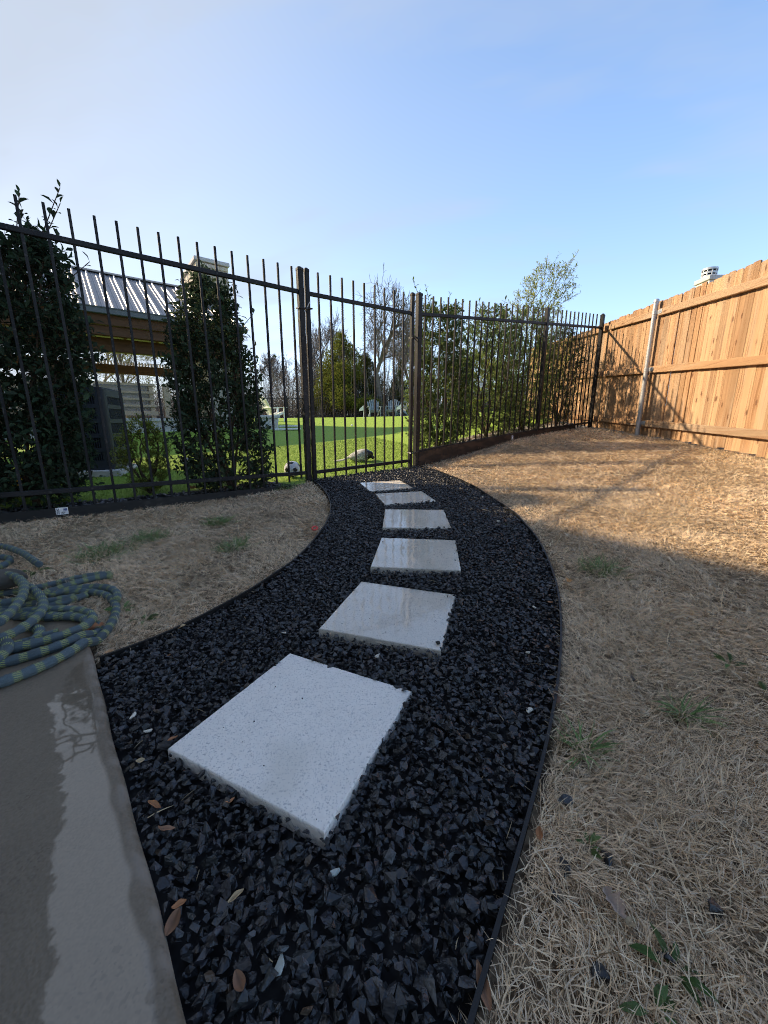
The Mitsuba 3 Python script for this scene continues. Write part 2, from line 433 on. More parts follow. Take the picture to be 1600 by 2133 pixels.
def c_hose(p, n, uv):
    u, v = uv.x, uv.y
    b = u / .046
    band = b - dr.floor(b)
    k = v / (2 * math.pi) * 15 + u * 35
    lane = k - dr.floor(k)
    inband = smoothstep(.05, .12, band) * (1 - smoothstep(.42, .5, band))
    dash = inband * smoothstep(.18, .26, lane) * (1 - smoothstep(.58, .66, lane))
    weave = noise(u * 900, v * 25, 0)
    base = mix((.060, .082, .092), (.118, .150, .162), weave)
    base = mix(base, (.05, .06, .06), smoothstep(.5, .8, fbm(u * 9, v, 2, 2)) * .5)
    return mix(base, (.36, .38, .10), dash * .85)


mat('hose', princ(proc(c_hose), .85, .15))
mat('roof', princ(proc(lambda p, n, uv: mix((.22, .22, .235), (.30, .30, .315), fbm(p.x * 4, p.y * 4, p.z * 4, 3))), .45, .5, metallic=.6))
mat('gutter', princ(rgb(.065, .08, .085), .4, .5))


def c_cedar(p, n, uv):
    g = fbm((p.x * FD[0] + p.y * FD[1]) * 2, p.z * 45, 1, 3)
    return mix((.060, .030, .015), (.11, .055, .028), g)


mat('cedar', princ(proc(c_cedar), .7, .25))
mat('limestone', princ(VC, .9, .15))
mat('mortar', princ(rgb(.42, .39, .34), .9, .1))
mat('white_stone', princ(proc(lambda p, n, uv: mix((.42, .41, .40), (.58, .57, .55), fbm(p.x * 8, p.y * 8, p.z * 8, 3))), .85, .2))
mat('tan_paint', princ(rgb(.42, .33, .23), .6, .3))
mat('cushion', princ(rgb(.38, .35, .32), .9, .1))
mat('ac_metal', princ(rgb(.030, .036, .050), .5, .3))
mat('dark_void', princ(rgb(.012, .012, .014), .7, .2))
mat('white_paint', princ(rgb(.72, .72, .70), .5, .4))
mat('pale_blue_paint', princ(rgb(.19, .235, .265), .6, .3))
mat('cream_paint', princ(rgb(.62, .57, .50), .6, .3))
mat('brick', princ(rgb(.34, .22, .16), .85, .2))
mat('shingle', princ(rgb(.09, .085, .08), .9, .2))
mat('black_plastic', princ(rgb(.012, .012, .013), .4, .5))
mat('clear_plastic', princ(rgb(.55, .55, .52), .3, .5))
mat('yellow_plastic', princ(rgb(.62, .42, .02), .4, .5))
mat('orange_plastic', princ(rgb(.62, .16, .06), .45, .5))
mat('red_plastic', princ(rgb(.62, .06, .05), .45, .5))
mat('label_white', princ(rgb(.70, .70, .70), .5, .4))
mat('label_ink', princ(rgb(.03, .03, .04), .6, .3))
mat('label_blue', princ(rgb(.10, .12, .26), .6, .3))
mat('grey_plush', princ(proc(lambda p, n, uv: mix((.26, .26, .25), (.48, .48, .46), smoothstep(.4, .65, fbm(p.x * 60, p.y * 60, p.z * 60, 3)))), .9, .1))
mat('boulder', princ(proc(lambda p, n, uv: mix((.055, .05, .043), (.12, .108, .09), fbm(p.x * 22, p.y * 22, p.z * 22, 4))), .85, .2))
# ------------------------------------------------------------------ outlines on the ground
EDGE_R = np.array([[.528, 4.447], [.653, 4.009], [.78, 3.339], [.828, 2.703], [.836, 2.234], [.80, 1.881], [.753, 1.624], [.699, 1.425], [.617, 1.218], [.519, 1.011],
                   [.43, .838], [.358, .708], [.302, .617], [.259, .551], [.212, .474], [.169, .406], [.124, .338], [.098, .301], [.02, .18], [-.09, 0], [-.2, -.2]])
EDGE_L = np.array([[-.71, 3.80], [-.675, 3.694], [-.56, 3.46], [-.453, 3.098], [-.388, 2.707], [-.371, 2.296], [-.406, 2.003], [-.455, 1.717], [-.53, 1.519], [-.629, 1.32],
                   [-.727, 1.168], [-.791, 1.091], [-.85, 1.02]])


def smooth_line(p, step=.03):
    tck, u = splprep(np.asarray(p).T, s=2e-4, k=3)
    n = int(np.linalg.norm(np.diff(p, axis=0), axis=1).sum() / step)
    return np.array(splev(np.linspace(0, 1, n), tck)).T


EDGE_R, EDGE_L = smooth_line(EDGE_R), smooth_line(EDGE_L)
GATE_L, GATE_R = fp(.02, -.02), fp(1.5, -.02)
slab_pt = lambda s, d: SL0 + SE * s - SN * d
EDGE_S = np.array([slab_pt(s, .0 + .0012 * math.sin(s * 9) + .0012 * math.sin(s * 23 + 1)) for s in np.linspace(.47, 2.6, 60)])
PATH = Polygon(np.vstack([EDGE_R, [[-.45, -.6]], EDGE_S[::-1][8:], EDGE_L[::-1], [GATE_L], [fp(1.46, .01)]])).buffer(0)
if PATH.geom_type != 'Polygon':
    PATH = max(PATH.geoms, key=lambda g: g.area)
WF0 = np.array([3.90, 7.2])
WD = unit(np.array([.043, 1.0]))
WN = np.array([-WD[1], WD[0]])          # towards the yard
wf = lambda a, b=0.0: WF0 + WD * a + WN * b
LAWN_R = Polygon(np.vstack([EDGE_R, [[-.3, -1.5]], [wf(-8.7, .01)], [wf(-.12, .01)], [fp(5.62, -.02)], [fp(1.50, -.02)]])).buffer(0)
LAWN_L = Polygon(np.vstack([EDGE_L, [slab_pt(.47, -.005)], [slab_pt(0, 0)], [slab_pt(0, 2.6)], [fp(-5.2, -.02)], [fp(-.02, -.02)]])).buffer(0)

# ground to the horizon
rr = np.r_[0, np.geomspace(.6, 46, 70), 70, 120, 250, 600, 1500]
th = np.arange(120) / 120 * 2 * math.pi
gx, gy = np.outer(rr, np.cos(th)), np.outer(rr, np.sin(th))
gv = np.c_[gx.ravel(), gy.ravel(), gz(gx, gy).ravel() - .03]
i, j = np.meshgrid(np.arange(len(rr) - 1), np.arange(120), indexing='ij')
q4 = np.stack([i * 120 + j, (i + 1) * 120 + j, (i + 1) * 120 + (j + 1) % 120, i * 120 + (j + 1) % 120], -1).reshape(-1, 4)
obj('ground', (gv, q4), 'mat_soil', smooth=True, kind='structure', label='bare brown soil under and around the yard')

obj('lawn', sheet(LAWN_R, .12, -.004), 'mat_thatch', smooth=True, kind='structure', label='dormant tan lawn right of the gravel path')
obj('lawn', sheet(LAWN_L, .10, -.004), 'mat_thatch', smooth=True, kind='structure', label='dormant tan lawn left of the gravel path')
path_key = obj('gravel_path', sheet(PATH, .07, -.008), 'mat_gravel_bed', smooth=True, kind='structure', label='curving path of crushed black stone')
TURF = Polygon([fp(.0, .0), fp(1.46, .015), fp(2.0, .35), fp(2.6, .9), fp(6, 1.3), fp(12, 3), (14, 20), (12, 27.5), (-14, 27.5), (-13, 12), fp(-6.5, 1.2), fp(-2.2, .55), fp(-.25, .5), fp(-.1, .0)])
obj('turf', sheet(TURF, .45, -.006), 'mat_turf', smooth=True, kind='structure', label='bright green artificial putting lawn behind the fence')
STRIP_L = Polygon([fp(-4.5, .0), fp(-.12, .0), fp(-.25, .5), fp(-2.2, .55), fp(-6.5, 1.2)])
STRIP_R = Polygon([fp(1.5, .0), fp(5.65, .0), fp(6.2, .3), fp(6.2, 1.3), fp(2.6, .9), fp(2.0, .35)])
bed_l = obj('planting_bed', sheet(STRIP_L, .2, -.004), 'mat_gravel_bed', smooth=True, kind='structure', label='grey gravel bed behind the left part of the black fence')
bed_r = obj('planting_bed', sheet(STRIP_R, .2, -.004), 'mat_soil', smooth=True, kind='structure', label='pale gravel bed under the shrubs behind the right part of the fence')

# ------------------------------------------------------------------ concrete slab
prof = [(.0, -.06), (.0, .018), (.003, .026), (.008, .032), (.016, .035), (.03, .036)]
sv, sf = [], []
ss = np.linspace(0, 3.2, 90)
for s in ss:
    for d, z in prof + [(.5, .036), (2.65, .036)]:
        dd = d + (.0012 * math.sin(s * 9) + .0012 * math.sin(s * 23 + 1) if d < .1 else 0)
        sv.append([*slab_pt(s, dd), z + .002 * math.sin(s * 5)])
K = len(prof) + 2
for a in range(len(ss) - 1):
    for b in range(K - 1):
        sf.append([a * K + b, (a + 1) * K + b, (a + 1) * K + b + 1, a * K + b + 1])
m = trimesh.Trimesh(*(lambda v, f: (v, np.vstack([f[:, [0, 1, 2]], f[:, [0, 2, 3]]])))(np.array(sv), np.array(sf)), process=False)
if m.face_normals[:, 2].mean() < 0:
    m.invert()
back = cbox([0, 0, -.05], [.02, 2.6, .033])
obj('patio', cat(m, xf(back, [SE[0], SE[1], 0], [-SN[0], -SN[1], 0], [0, 0, 1], [SL0[0], SL0[1], 0])), 'mat_slab', smooth=40, kind='structure', label='wet concrete slab at the lower left')

# ------------------------------------------------------------------ pavers
PAV = [(-.197, .787, .026, -.451, .006, -.018), (.037, 1.293, .044, -.295, -.016, -.001), (.164, 1.825, .084, -.117, .001, .035),
       (.202, 2.387, .120, -.039, -.002, .047), (.166, 3.024, .131, .193, .019, .022), (.016, 3.524, .148, .286, .014, .035)]
PL = ['large dry speckled white square paver, nearest to the camera', 'white paver with two black pebbles on its right corners, second from the camera',
      'wet white paver with a black pebble near its far left corner, third from camera', 'wet glossy paver mirroring the hedge, fourth from the camera',
      'small wet paver second from the gate, with a slanting right edge', 'half sunlit paver with slanting shadow stripes right before the gate']
PS = .407


def paver_frame(q):
    x, y, z, yaw, tx, ty = q
    ex, ey = unit(np.array([math.cos(yaw), math.sin(yaw), tx])), unit(np.array([-math.sin(yaw), math.cos(yaw), ty]))
    return ex, ey, np.cross(ex, ey), np.array([x, y, z])


rng = np.random.default_rng(5)
for q, l in zip(PAV, PL):
    ex, ey, ez, o = paver_frame(q)
    h = PS / 2
    # slightly uneven outline, chamfered top
    k = 24
    t = np.linspace(-h, h, k, endpoint=False)
    ring = np.vstack([np.c_[t, np.full(k, -h)], np.c_[np.full(k, h), t], np.c_[-t, np.full(k, h)], np.c_[np.full(k, -h), -t]])
    ring = ring + (meshkit.noise(np.c_[ring * 40 + q[0] * 90, ring[:, :1] * 0], 3)[:, None] - .5) * .0014 * np.sign(ring) * (np.abs(ring) > h - 1e-6)
    n = len(ring)
    lay = [(1.0, -.036), (1.0, -.004), (.994, -.0012), (.986, 0)]
    v = np.vstack([np.c_[ring * s, np.full(n, z)] for s, z in lay] + [[[0, 0, 0]]])
    f = []
    for a in range(len(lay) - 1):
        for b in range(n):
            c = (b + 1) % n
            f += [[a * n + b, a * n + c, (a + 1) * n + c], [a * n + b, (a + 1) * n + c, (a + 1) * n + b]]
    top = [[(len(lay) - 1) * n + b, (len(lay) - 1) * n + (b + 1) % n, len(lay) * n] for b in range(n)]
    mesh = xf(trimesh.Trimesh(v, f + top, process=False), ex, ey, ez, o)
    key = obj('paver', mesh, 'mat_paver_dry' if q[1] < 1 else 'mat_paver_wet', smooth=30, label=l, category='paver', group='square stepping pavers')

# ------------------------------------------------------------------ edging strips
for e, l in ((EDGE_R, 'long black edging strip curving along the right side of the gravel path'), (EDGE_L, 'black edging strip curving along the left side of the gravel path')):
    e = e[:-3] if e is EDGE_R else e[2:]
    z = gz(e[:, 0], e[:, 1])
    tg = unit(np.gradient(e, axis=0))
    nn = np.c_[-tg[:, 1], tg[:, 0]]
    wob = (meshkit.noise(np.c_[e * 5, z], 4) - .5) * .012
    v = []
    for off, dz in ((-.0018, -.06), (-.0018, .020), (-.0034, .023), (-.0034, .028), (.0034, .028), (.0034, .023), (.0018, .020), (.0018, -.06)):
        v.append(np.c_[e + nn * off, z + dz + (wob if dz > 0 else 0)])
    v = np.stack(v, 1)
    n = len(e)
    f = [[a * 8 + b, (a + 1) * 8 + b, (a + 1) * 8 + b + 1, a * 8 + b + 1] for a in range(n - 1) for b in range(7)] + [[0, 1, 6, 7], [2, 3, 4, 5], [(n - 1) * 8 + 7, (n - 1) * 8 + 6, (n - 1) * 8 + 1, (n - 1) * 8]]
    obj('garden_edging', (v.reshape(-1, 3), np.array(f)), 'mat_edging', smooth=35, label=l, category='edging', group='garden edging strips')

# ------------------------------------------------------------------ gravel
rng = np.random.default_rng(11)


def stone_protos(k, rng, pts=9):
    out = []
    for _ in range(k):
        p = unit(rng.normal(size=(pts, 3))) * rng.uniform(.75, 1.0, (pts, 1))
        h = ConvexHull(p)
        m = trimesh.Trimesh(p, h.simplices, process=False)
        m.fix_normals()
        out.append((np.array(m.vertices), np.array(m.faces)))
    return out


PROTO = stone_protos(28, rng)


def rot(rng, n, tilt):
    """random frames, mostly flat: (n, 3, 3)"""
    a = rng.uniform(0, 2 * math.pi, n)
    t = np.abs(rng.normal(0, tilt, n))
    b = rng.uniform(0, 2 * math.pi, n)
    ax = np.stack([np.cos(b), np.sin(b), 0 * b], 1)
    Rz = np.zeros((n, 3, 3))
    Rz[:, 0, 0], Rz[:, 0, 1], Rz[:, 1, 0], Rz[:, 1, 1], Rz[:, 2, 2] = np.cos(a), -np.sin(a), np.sin(a), np.cos(a), 1
    Kx = np.zeros((n, 3, 3))
    Kx[:, 0, 2], Kx[:, 1, 2], Kx[:, 2, 0], Kx[:, 2, 1] = ax[:, 1], -ax[:, 0], -ax[:, 1], ax[:, 0]
    R = np.eye(3) + np.sin(t)[:, None, None] * Kx + (1 - np.cos(t))[:, None, None] * (Kx @ Kx)
    return R @ Rz


def stones(pos, size, rng, tilt=.5, col=None):
    """list of (vertices, faces, colour) per proto group, plus per-stone index"""
    n = len(pos)
    which = rng.integers(0, len(PROTO), n)
    R = rot(rng, n, tilt)
    S = np.stack([size, size * rng.uniform(.55, .85, n), size * rng.uniform(.32, .6, n)], 1)
    return which, R, S


def stone_verts(i, which, R, S, pos):
    v, f = PROTO[which[i]]
    return (v * S[i]) @ R[i].T + pos[i], f


def stones_mesh(idx, which, R, S, pos, col):
    vs, fs, cs, o = [], [], [], 0
    for g in range(len(PROTO)):
        k = idx[which[idx] == g]
        if not len(k):
            continue
        v, f = PROTO[g]
        w = np.einsum('nij,nvj->nvi', R[k], v[None] * S[k][:, None]) + pos[k][:, None]
        vs.append(w.reshape(-1, 3))
        fs.append((f[None] + (np.arange(len(k)) * len(v))[:, None, None]).reshape(-1, 3) + o)
        cs.append(np.repeat(col[k], len(v), 0))
        o += w.shape[0] * w.shape[1]
    return trimesh.Trimesh(np.vstack(vs), np.vstack(fs), process=False), np.vstack(cs)


def scatter(poly, step, rng, jit=.5):
    x0, y0, x1, y1 = poly.bounds
    gx, gy = np.meshgrid(np.arange(x0, x1, step), np.arange(y0, y1, step))
    gx[::2] += step / 2
    p = np.stack([gx.ravel(), gy.ravel()], 1) + rng.uniform(-jit, jit, (gx.size, 2)) * step
    return p[contains_xy(poly, p[:, 0], p[:, 1])]


def in_paver(p, grow=0.0):
    m = np.zeros(len(p), bool)
    for q in PAV:
        c, s = math.cos(q[3]), math.sin(q[3])
        d = p - np.array(q[:2])
        m |= (np.abs(d @ [c, s]) < PS / 2 + grow) & (np.abs(d @ [-s, c]) < PS / 2 + grow)
    return m


lay = []
for step, z0, z1, big in ((.0148, .000, .007, 1.0), (.0160, .010, .019, 1.0), (.0225, .017, .025, 1.0)):
    p = scatter(PATH.buffer(-.006), step, rng)
    p = p[~in_paver(p, -.003 if step > .02 else .001)]
    sz = np.clip(rng.lognormal(math.log(.0100), .34, len(p)), .005, .020) * big
    lay.append((np.c_[p, gz(p[:, 0], p[:, 1]) + rng.uniform(z0, z1, len(p))], sz))
pos, size = np.vstack([a for a, _ in lay]), np.concatenate([b for _, b in lay])
# grit swept onto the pavers
gp_ = np.vstack([np.array([(ex * a + ey * b) + o for a, b in rng.uniform(-.2, .2, (26, 2))]) for ex, ey, ez, o in map(paver_frame, PAV)])
pos = np.vstack([pos, gp_ + [0, 0, .0004]])
size = np.r_[size, rng.uniform(.0012, .0032, len(gp_))]
which, R, S = stones(pos, size, rng, .55)
col = np.array([.0205, .021, .023]) * np.exp(rng.normal(0, .38, (len(pos), 1))) * (1 + rng.uniform(-.06, .06, (len(pos), 3)))
odd = rng.random(len(pos)) < .012
col[odd] = np.array([.085, .083, .08]) * rng.uniform(.6, 1.3, (odd.sum(), 1))
brown = rng.random(len(pos)) < .012
col[brown] = np.array([.06, .042, .028]) * rng.uniform(.6, 1.2, (brown.sum(), 1))


def project(p):
    d = p - [0, 0, CAM_Z]
    cp, sp = math.cos(PITCH), math.sin(PITCH)
    f = d[:, 1] * cp - d[:, 2] * sp
    f = np.where(f > .05, f, np.nan)
    return 800 + 800 * d[:, 0] / f, 1066.5 + 800 * (-d[:, 1] * sp - d[:, 2] * cp) / f, f


px, py, pd = project(pos)
score = np.where((px > 10) & (px < 1590) & (py < 2125) & (np.arange(len(pos)) >= len(lay[0][0])), size / pd, 0)
score[np.isnan(score)] = 0
near = np.argsort(-score)[:300]
for k in near:
    v, f = stone_verts(k, which, R, S, pos)
    obj('stone', trimesh.Trimesh(v, f, process=False), 'mat_gravel', path_key, color=np.repeat(col[k:k + 1], len(v), 0))
rest = np.setdiff1d(np.arange(len(pos)), near)
m, c = stones_mesh(rest, which, R, S, pos, col)
obj('gravel', m, 'mat_gravel', path_key, color=c, kind='stuff')

for bed, poly, rgb_, sp in ((bed_l, STRIP_L, (.10, .10, .105), .045), (bed_r, STRIP_R, (.36, .34, .32), .05)):
    p = scatter(poly.buffer(-.01), sp, rng)
    k = len(p)
    po = np.c_[p, gz(p[:, 0], p[:, 1]) + rng.uniform(0, .012, k)]
    w_, R_, S_ = stones(po, rng.uniform(.018, .03, k), rng)
    c_ = np.array(rgb_) * rng.uniform(.5, 1.5, (k, 1))
    m, c = stones_mesh(np.arange(k), w_, R_, S_, po, c_)
    obj('gravel', m, 'mat_gravel' if bed == bed_l else 'mat_pebble', bed, color=c, kind='stuff')
# ------------------------------------------------------------------ dry grass


def blades(p, L, W, yaw, e0, curl, col, zoff=0.0, nseg=3, side=None):
    """flat tapering strips: p (n,2), length, width, heading, start elevation, downward curl, colour"""
    n = len(p)
    s = np.linspace(0, 1, nseg + 1)
    pos = np.c_[p, gz(p[:, 0], p[:, 1]) + zoff]
    cur, C = pos.copy(), [pos.copy()]
    yaw_k = yaw.copy()
    turn = rng.normal(0, .45, n) if side is None else side
    for k in range(nseg):
        e = e0 - curl * (s[k] + .5 / nseg)
        d = np.stack([np.cos(yaw_k) * np.cos(e), np.sin(yaw_k) * np.cos(e), np.sin(e)], 1)
        cur = cur + d * (L / nseg)[:, None]
        C.append(cur.copy())
        yaw_k = yaw_k + turn / nseg
    C = np.stack(C, 1)
    ph = rng.uniform(-.9, .9, n)
    w = np.stack([-np.sin(yaw) * np.cos(ph), np.cos(yaw) * np.cos(ph), np.sin(ph)], 1)
    tap = np.r_[.75, np.full(nseg - 1, 1.0) * np.linspace(1, .7, nseg - 1)]
    l = C[:, :-1] + w[:, None] * (W[:, None] * tap[None] * .5)[..., None]
    r = C[:, :-1] - w[:, None] * (W[:, None] * tap[None] * .5)[..., None]
    v = np.concatenate([np.stack([l, r], 2).reshape(n, -1, 3), C[:, -1:]], 1)
    f = []
    for k in range(nseg - 1):
        f += [[2 * k, 2 * k + 1, 2 * k + 3], [2 * k, 2 * k + 3, 2 * k + 2]]
    f += [[2 * nseg - 2, 2 * nseg - 1, 2 * nseg]]
    f = (np.array(f)[None] + (np.arange(n) * (2 * nseg + 1))[:, None, None]).reshape(-1, 3)
    return trimesh.Trimesh(v.reshape(-1, 3), f, process=False), np.repeat(np.clip(col, 0, 1), 2 * nseg + 1, 0)


rng = np.random.default_rng(21)
SLABP = Polygon([slab_pt(-.03, -.004), slab_pt(3.2, -.004), slab_pt(3.2, 2.7), slab_pt(-.03, 2.7)])


def dens_pts(poly, fn, dmax):
    x0, y0, x1, y1 = poly.bounds
    n = int((x1 - x0) * (y1 - y0) * dmax)
    p = rng.uniform([x0, y0], [x1, y1], (n, 2))
    p = p[rng.random(n) < fn(p) / dmax]
    return p[contains_xy(poly, p[:, 0], p[:, 1])]


def near_density(p):
    d = np.hypot(p[:, 0], p[:, 1])
    f = np.where(d < 1.1, 92000, np.where(d < 1.7, 60000, np.where(d < 2.6, 34000, np.where(d < 4, 18000, 10000)))).astype(float)
    back = p[:, 1] < .12
    wide = np.abs(p[:, 0]) > p[:, 1] * 1.0 + .45
    f = np.where(back | wide, np.minimum(f, 5000), f)
    patch = meshkit.fbm(np.c_[p * 2.6, p[:, :1] * 0], 3, 7)
    fine = meshkit.noise(np.c_[p * 16, p[:, :1] * 0 + 3], 9)
    return f * np.clip(.55 + (patch - .5) * 1.6 + fine * .55, .15, 1.0)


for poly, name_l in ((LAWN_R.buffer(-.012), 'tangled dormant straw coloured grass on the right lawn'), (LAWN_L.buffer(-.012), 'tangled dormant straw coloured grass on the left lawn')):
    p = dens_pts(poly, near_density, 92000)
    p = p[~contains_xy(SLABP, p[:, 0], p[:, 1])]
    n = len(p)
    d = np.hypot(p[:, 0], p[:, 1])
    far = np.clip((d - 1.2) / 3, 0, 1)
    L = np.clip(rng.lognormal(math.log(.0255), .42, n), .009, .075)
    W = rng.uniform(.0009, .0018, n) * (1 + 1.3 * far)
    flow = meshkit.fbm(np.c_[p * 3.1, p[:, :1] * 0 + 7], 2, 12) * 9
    yaw = flow + rng.normal(0, 1.2, n)
    e0 = np.abs(rng.normal(.35, .38, n)) + .04
    tone = rng.random(n)
    base = np.where(tone[:, None] < .62, [.66, .495, .315], np.where(tone[:, None] < .80, [.58, .465, .335], np.where(tone[:, None] < .94, [.22, .15, .085], [.74, .62, .43])))
    pat = meshkit.fbm(np.c_[p * 1.8, p[:, :1] * 0 + 1], 3, 17)[:, None]
    col = base * (.8 + .5 * pat) * rng.uniform(.75, 1.2, (n, 1))
    curl, zo = rng.uniform(0, .9, n), rng.uniform(-.004, .014, n)
    fr = d > 1.9
    m1, c1 = blades(p[fr], L[fr], W[fr], yaw[fr], e0[fr], curl[fr], col[fr], zoff=zo[fr], nseg=2)
    m, c = blades(p[~fr], L[~fr], W[~fr], yaw[~fr], e0[~fr], curl[~fr], col[~fr], zoff=zo[~fr])
    m, c = cat(m, m1), np.vstack([c, c1])
    obj('dry_grass', m, 'mat_straw', smooth=False, color=c, kind='stuff', label=name_l)

# long runners lying over the right lawn and stray straws on the gravel
n = 260
p = rng.uniform([.15, .2], [2.4, 3.0], (n, 2))
p = p[contains_xy(LAWN_R.buffer(-.05), p[:, 0], p[:, 1])]
n = len(p)
m1, c1 = blades(p, rng.uniform(.08, .2, n), rng.uniform(.0016, .0026, n), rng.uniform(0, 6.28, n), np.full(n, .12), np.full(n, .2), np.array([.52, .40, .25]) * rng.uniform(.7, 1.2, (n, 1)), zoff=.012, nseg=6)
obj('grass_runners', m1, 'mat_straw', color=c1, kind='stuff', label='long loose grass runners lying over the right lawn')
p = scatter(PATH.buffer(-.01), .11, rng)
p = p[~in_paver(p, .01)]
ed = np.array([min(Point(q).distance(PATH.exterior), 1) for q in p])
p = p[rng.random(len(p)) < np.where(ed < .12, .8, .28)]
n = len(p)
m1, c1 = blades(p, rng.uniform(.015, .05, n), rng.uniform(.0010, .002, n), rng.uniform(0, 6.28, n), rng.normal(.15, .3, n), rng.uniform(0, .8, n), np.array([.42, .33, .2]) * rng.uniform(.5, 1.3, (n, 1)), zoff=.016, nseg=4)
obj('straw_litter', m1, 'mat_straw', color=c1, kind='stuff', label='loose bits of straw scattered over the black gravel')

# short turf blades close to the fence
p = dens_pts(Polygon([fp(-3.5, .3), fp(2.2, .3), fp(1.45, .03), fp(.02, .03), fp(-.1, .3)]).union(Polygon([fp(-3.5, .3), fp(2.2, .3), fp(3.2, 3.4), fp(-4, 3.4)])).intersection(TURF.buffer(-.01)), lambda q: np.full(len(q), 3600.0), 3600)
n = len(p)
g = rng.random((n, 1))
m1, c1 = blades(p, rng.uniform(.014, .026, n), rng.uniform(.003, .005, n), rng.uniform(0, 6.28, n), rng.uniform(.6, 1.4, n), rng.uniform(0, .7, n), np.array([.12, .20, .020]) * (1 - g) + np.array([.27, .37, .06]) * g, zoff=-.004, nseg=2)
obj('turf_pile', m1, 'mat_turf_blade', color=c1, kind='stuff', label='short bright green blades of the artificial lawn')

# ------------------------------------------------------------------ weeds, leaves, pebbles
WEED = [[-1.507, 1.954, .12, 0, 'largest bright green grass tuft in the left lawn'], [-1.409, 2.211, .09, 0, 'blue green grass tuft in the left lawn, behind the largest tuft'],
        [-1.128, 2.529, .07, 0, 'small green tuft in the left lawn towards the black fence'], [-.837, 2.038, .06, 0, 'small green tuft in the left lawn nearest to the curved edging'],
        [-.997, 1.337, .075, 1, 'broad leaved weed growing through the hose loop'], [-.87, 1.265, .065, 1, 'pale green weed between hose and edging strip'],
        [-1.66, 1.72, .09, 1, 'dark broad leaved weed behind the rope-like hose'], [.984, .964, .06, 1, 'curled green weed at the right border of the photo'],
        [.977, .854, .05, 1, 'green weed cut by the right frame edge, below the curled weed'], [.725, .791, .022, 0, 'thin green tuft in the right lawn, middle of three'],
        [.438, .702, .022, 0, 'flat green tuft right beside the edging strip'], [.377, .354, .062, 1, 'rosette with long green leaves at the bottom right'],
        [-.922, 3.641, .08, 0, 'dull green tuft at the end of the left fence'], [.958, 1.599, .06, 0, 'dark green tuft at the shadow edge in the right lawn'],
        [.347, .505, .035, 1, 'tiny green weed between black stones and straw'], [.329, .317, .05, 1, 'green weed at the lower border of the right lawn']]
for x, y, r, kind, l in WEED:
    if kind == 0:
        n = int(3200 * r)
        p = np.array([x, y]) + rng.normal(0, r * .55, (n, 2))
        o = p - [x, y]
        m, c = blades(p, rng.uniform(.045, .09, n), rng.uniform(.0020, .0036, n), np.arctan2(o[:, 1], o[:, 0]) + rng.normal(0, .9, n), rng.uniform(.3, 1.2, n), rng.uniform(.2, 1.2, n),
                      np.array([.11, .18, .05]) * rng.uniform(.5, 1.5, (n, 1)), zoff=.004, nseg=3)
        obj('grass_tuft', m, 'mat_straw', color=c, label=l, category='grass tuft', group='green grass tufts')
    else:
        n = int(6 + r * 40)
        a = rng.uniform(0, 6.28, n)
        P = np.c_[x + np.cos(a) * r * .12, y + np.sin(a) * r * .12, np.full(n, float(gz(x, y)) + .012)]
        A = np.c_[np.cos(a), np.sin(a), rng.uniform(.1, .7, n)]
        Lx = r * rng.uniform(.4, .75, n)
        m, c, _, _ = leaf_object(P, A, np.tile([0, 0, 1.0], (n, 1)) + rng.normal(0, .25, (n, 3)), Lx, Lx * rng.uniform(.25, .4, n), [.10, .145, .055], rng, .4, droop=.45)
        obj('weed', m, 'mat_leaf', color=c, smooth=False, label=l, category='weed', group='green weeds')


def dry_leaf(x, y, L, yaw, kind, z=None, colr=(.30, .15, .065)):
    """curled dead leaf as a bent grid with thickness by folding"""
    nu, nv = 9, 5
    u, w = np.meshgrid(np.linspace(0, 1, nu), np.linspace(-1, 1, nv), indexing='ij')
    if kind == 0:      # willow-like
        wid = .17 * np.sin(math.pi * np.clip(u * .94 + .04, 0, 1)) ** .8
    elif kind == 1:    # oval
        wid = .30 * np.sin(math.pi * np.clip(u * .95 + .03, 0, 1)) ** .7
    else:              # lobed oak / maple leaf
        wid = .46 * np.sin(math.pi * np.clip(u * .95 + .03, 0, 1)) ** .6 * (.68 + .32 * np.cos(u * 21))
    X = (u - .5) * L
    Y = w * wid * L
    curl = rng.uniform(.5, 1.6)
    Z = (w ** 2) * wid * L * curl * .6 + (u - .5) ** 2 * L * rng.uniform(.2, .9) + L * .04 * np.sin(u * 9 + rng.uniform(0, 6)) + .002
    V = np.stack([X, Y, Z], -1).reshape(-1, 3)
    i, j = np.meshgrid(np.arange(nu - 1), np.arange(nv - 1), indexing='ij')
    q = np.stack([i * nv + j, (i + 1) * nv + j, (i + 1) * nv + j + 1, i * nv + j + 1], -1).reshape(-1, 4)
    f = np.vstack([q[:, [0, 1, 2]], q[:, [0, 2, 3]]])
    c, s = math.cos(yaw), math.sin(yaw)
    t1, t2 = rng.normal(0, .22, 2)
    ex, ey = unit(np.array([c, s, t1])), unit(np.array([-s, c, t2]))
    ez = np.cross(ex, ey)
    z0 = float(gz(x, y)) + (.023 if z is None else z)
    V = V @ np.array([ex, ey, ez]) + [x, y, z0]
    vein = 1 - .35 * np.exp(-(w / .18) ** 2).reshape(-1, 1)
    colv = np.array(colr) * rng.uniform(.8, 1.2) * vein * (1 + .25 * (meshkit.noise(V * 160, 3)[:, None] - .5) * 2)
    return trimesh.Trimesh(V, f, process=False), np.clip(colv, 0, 1)


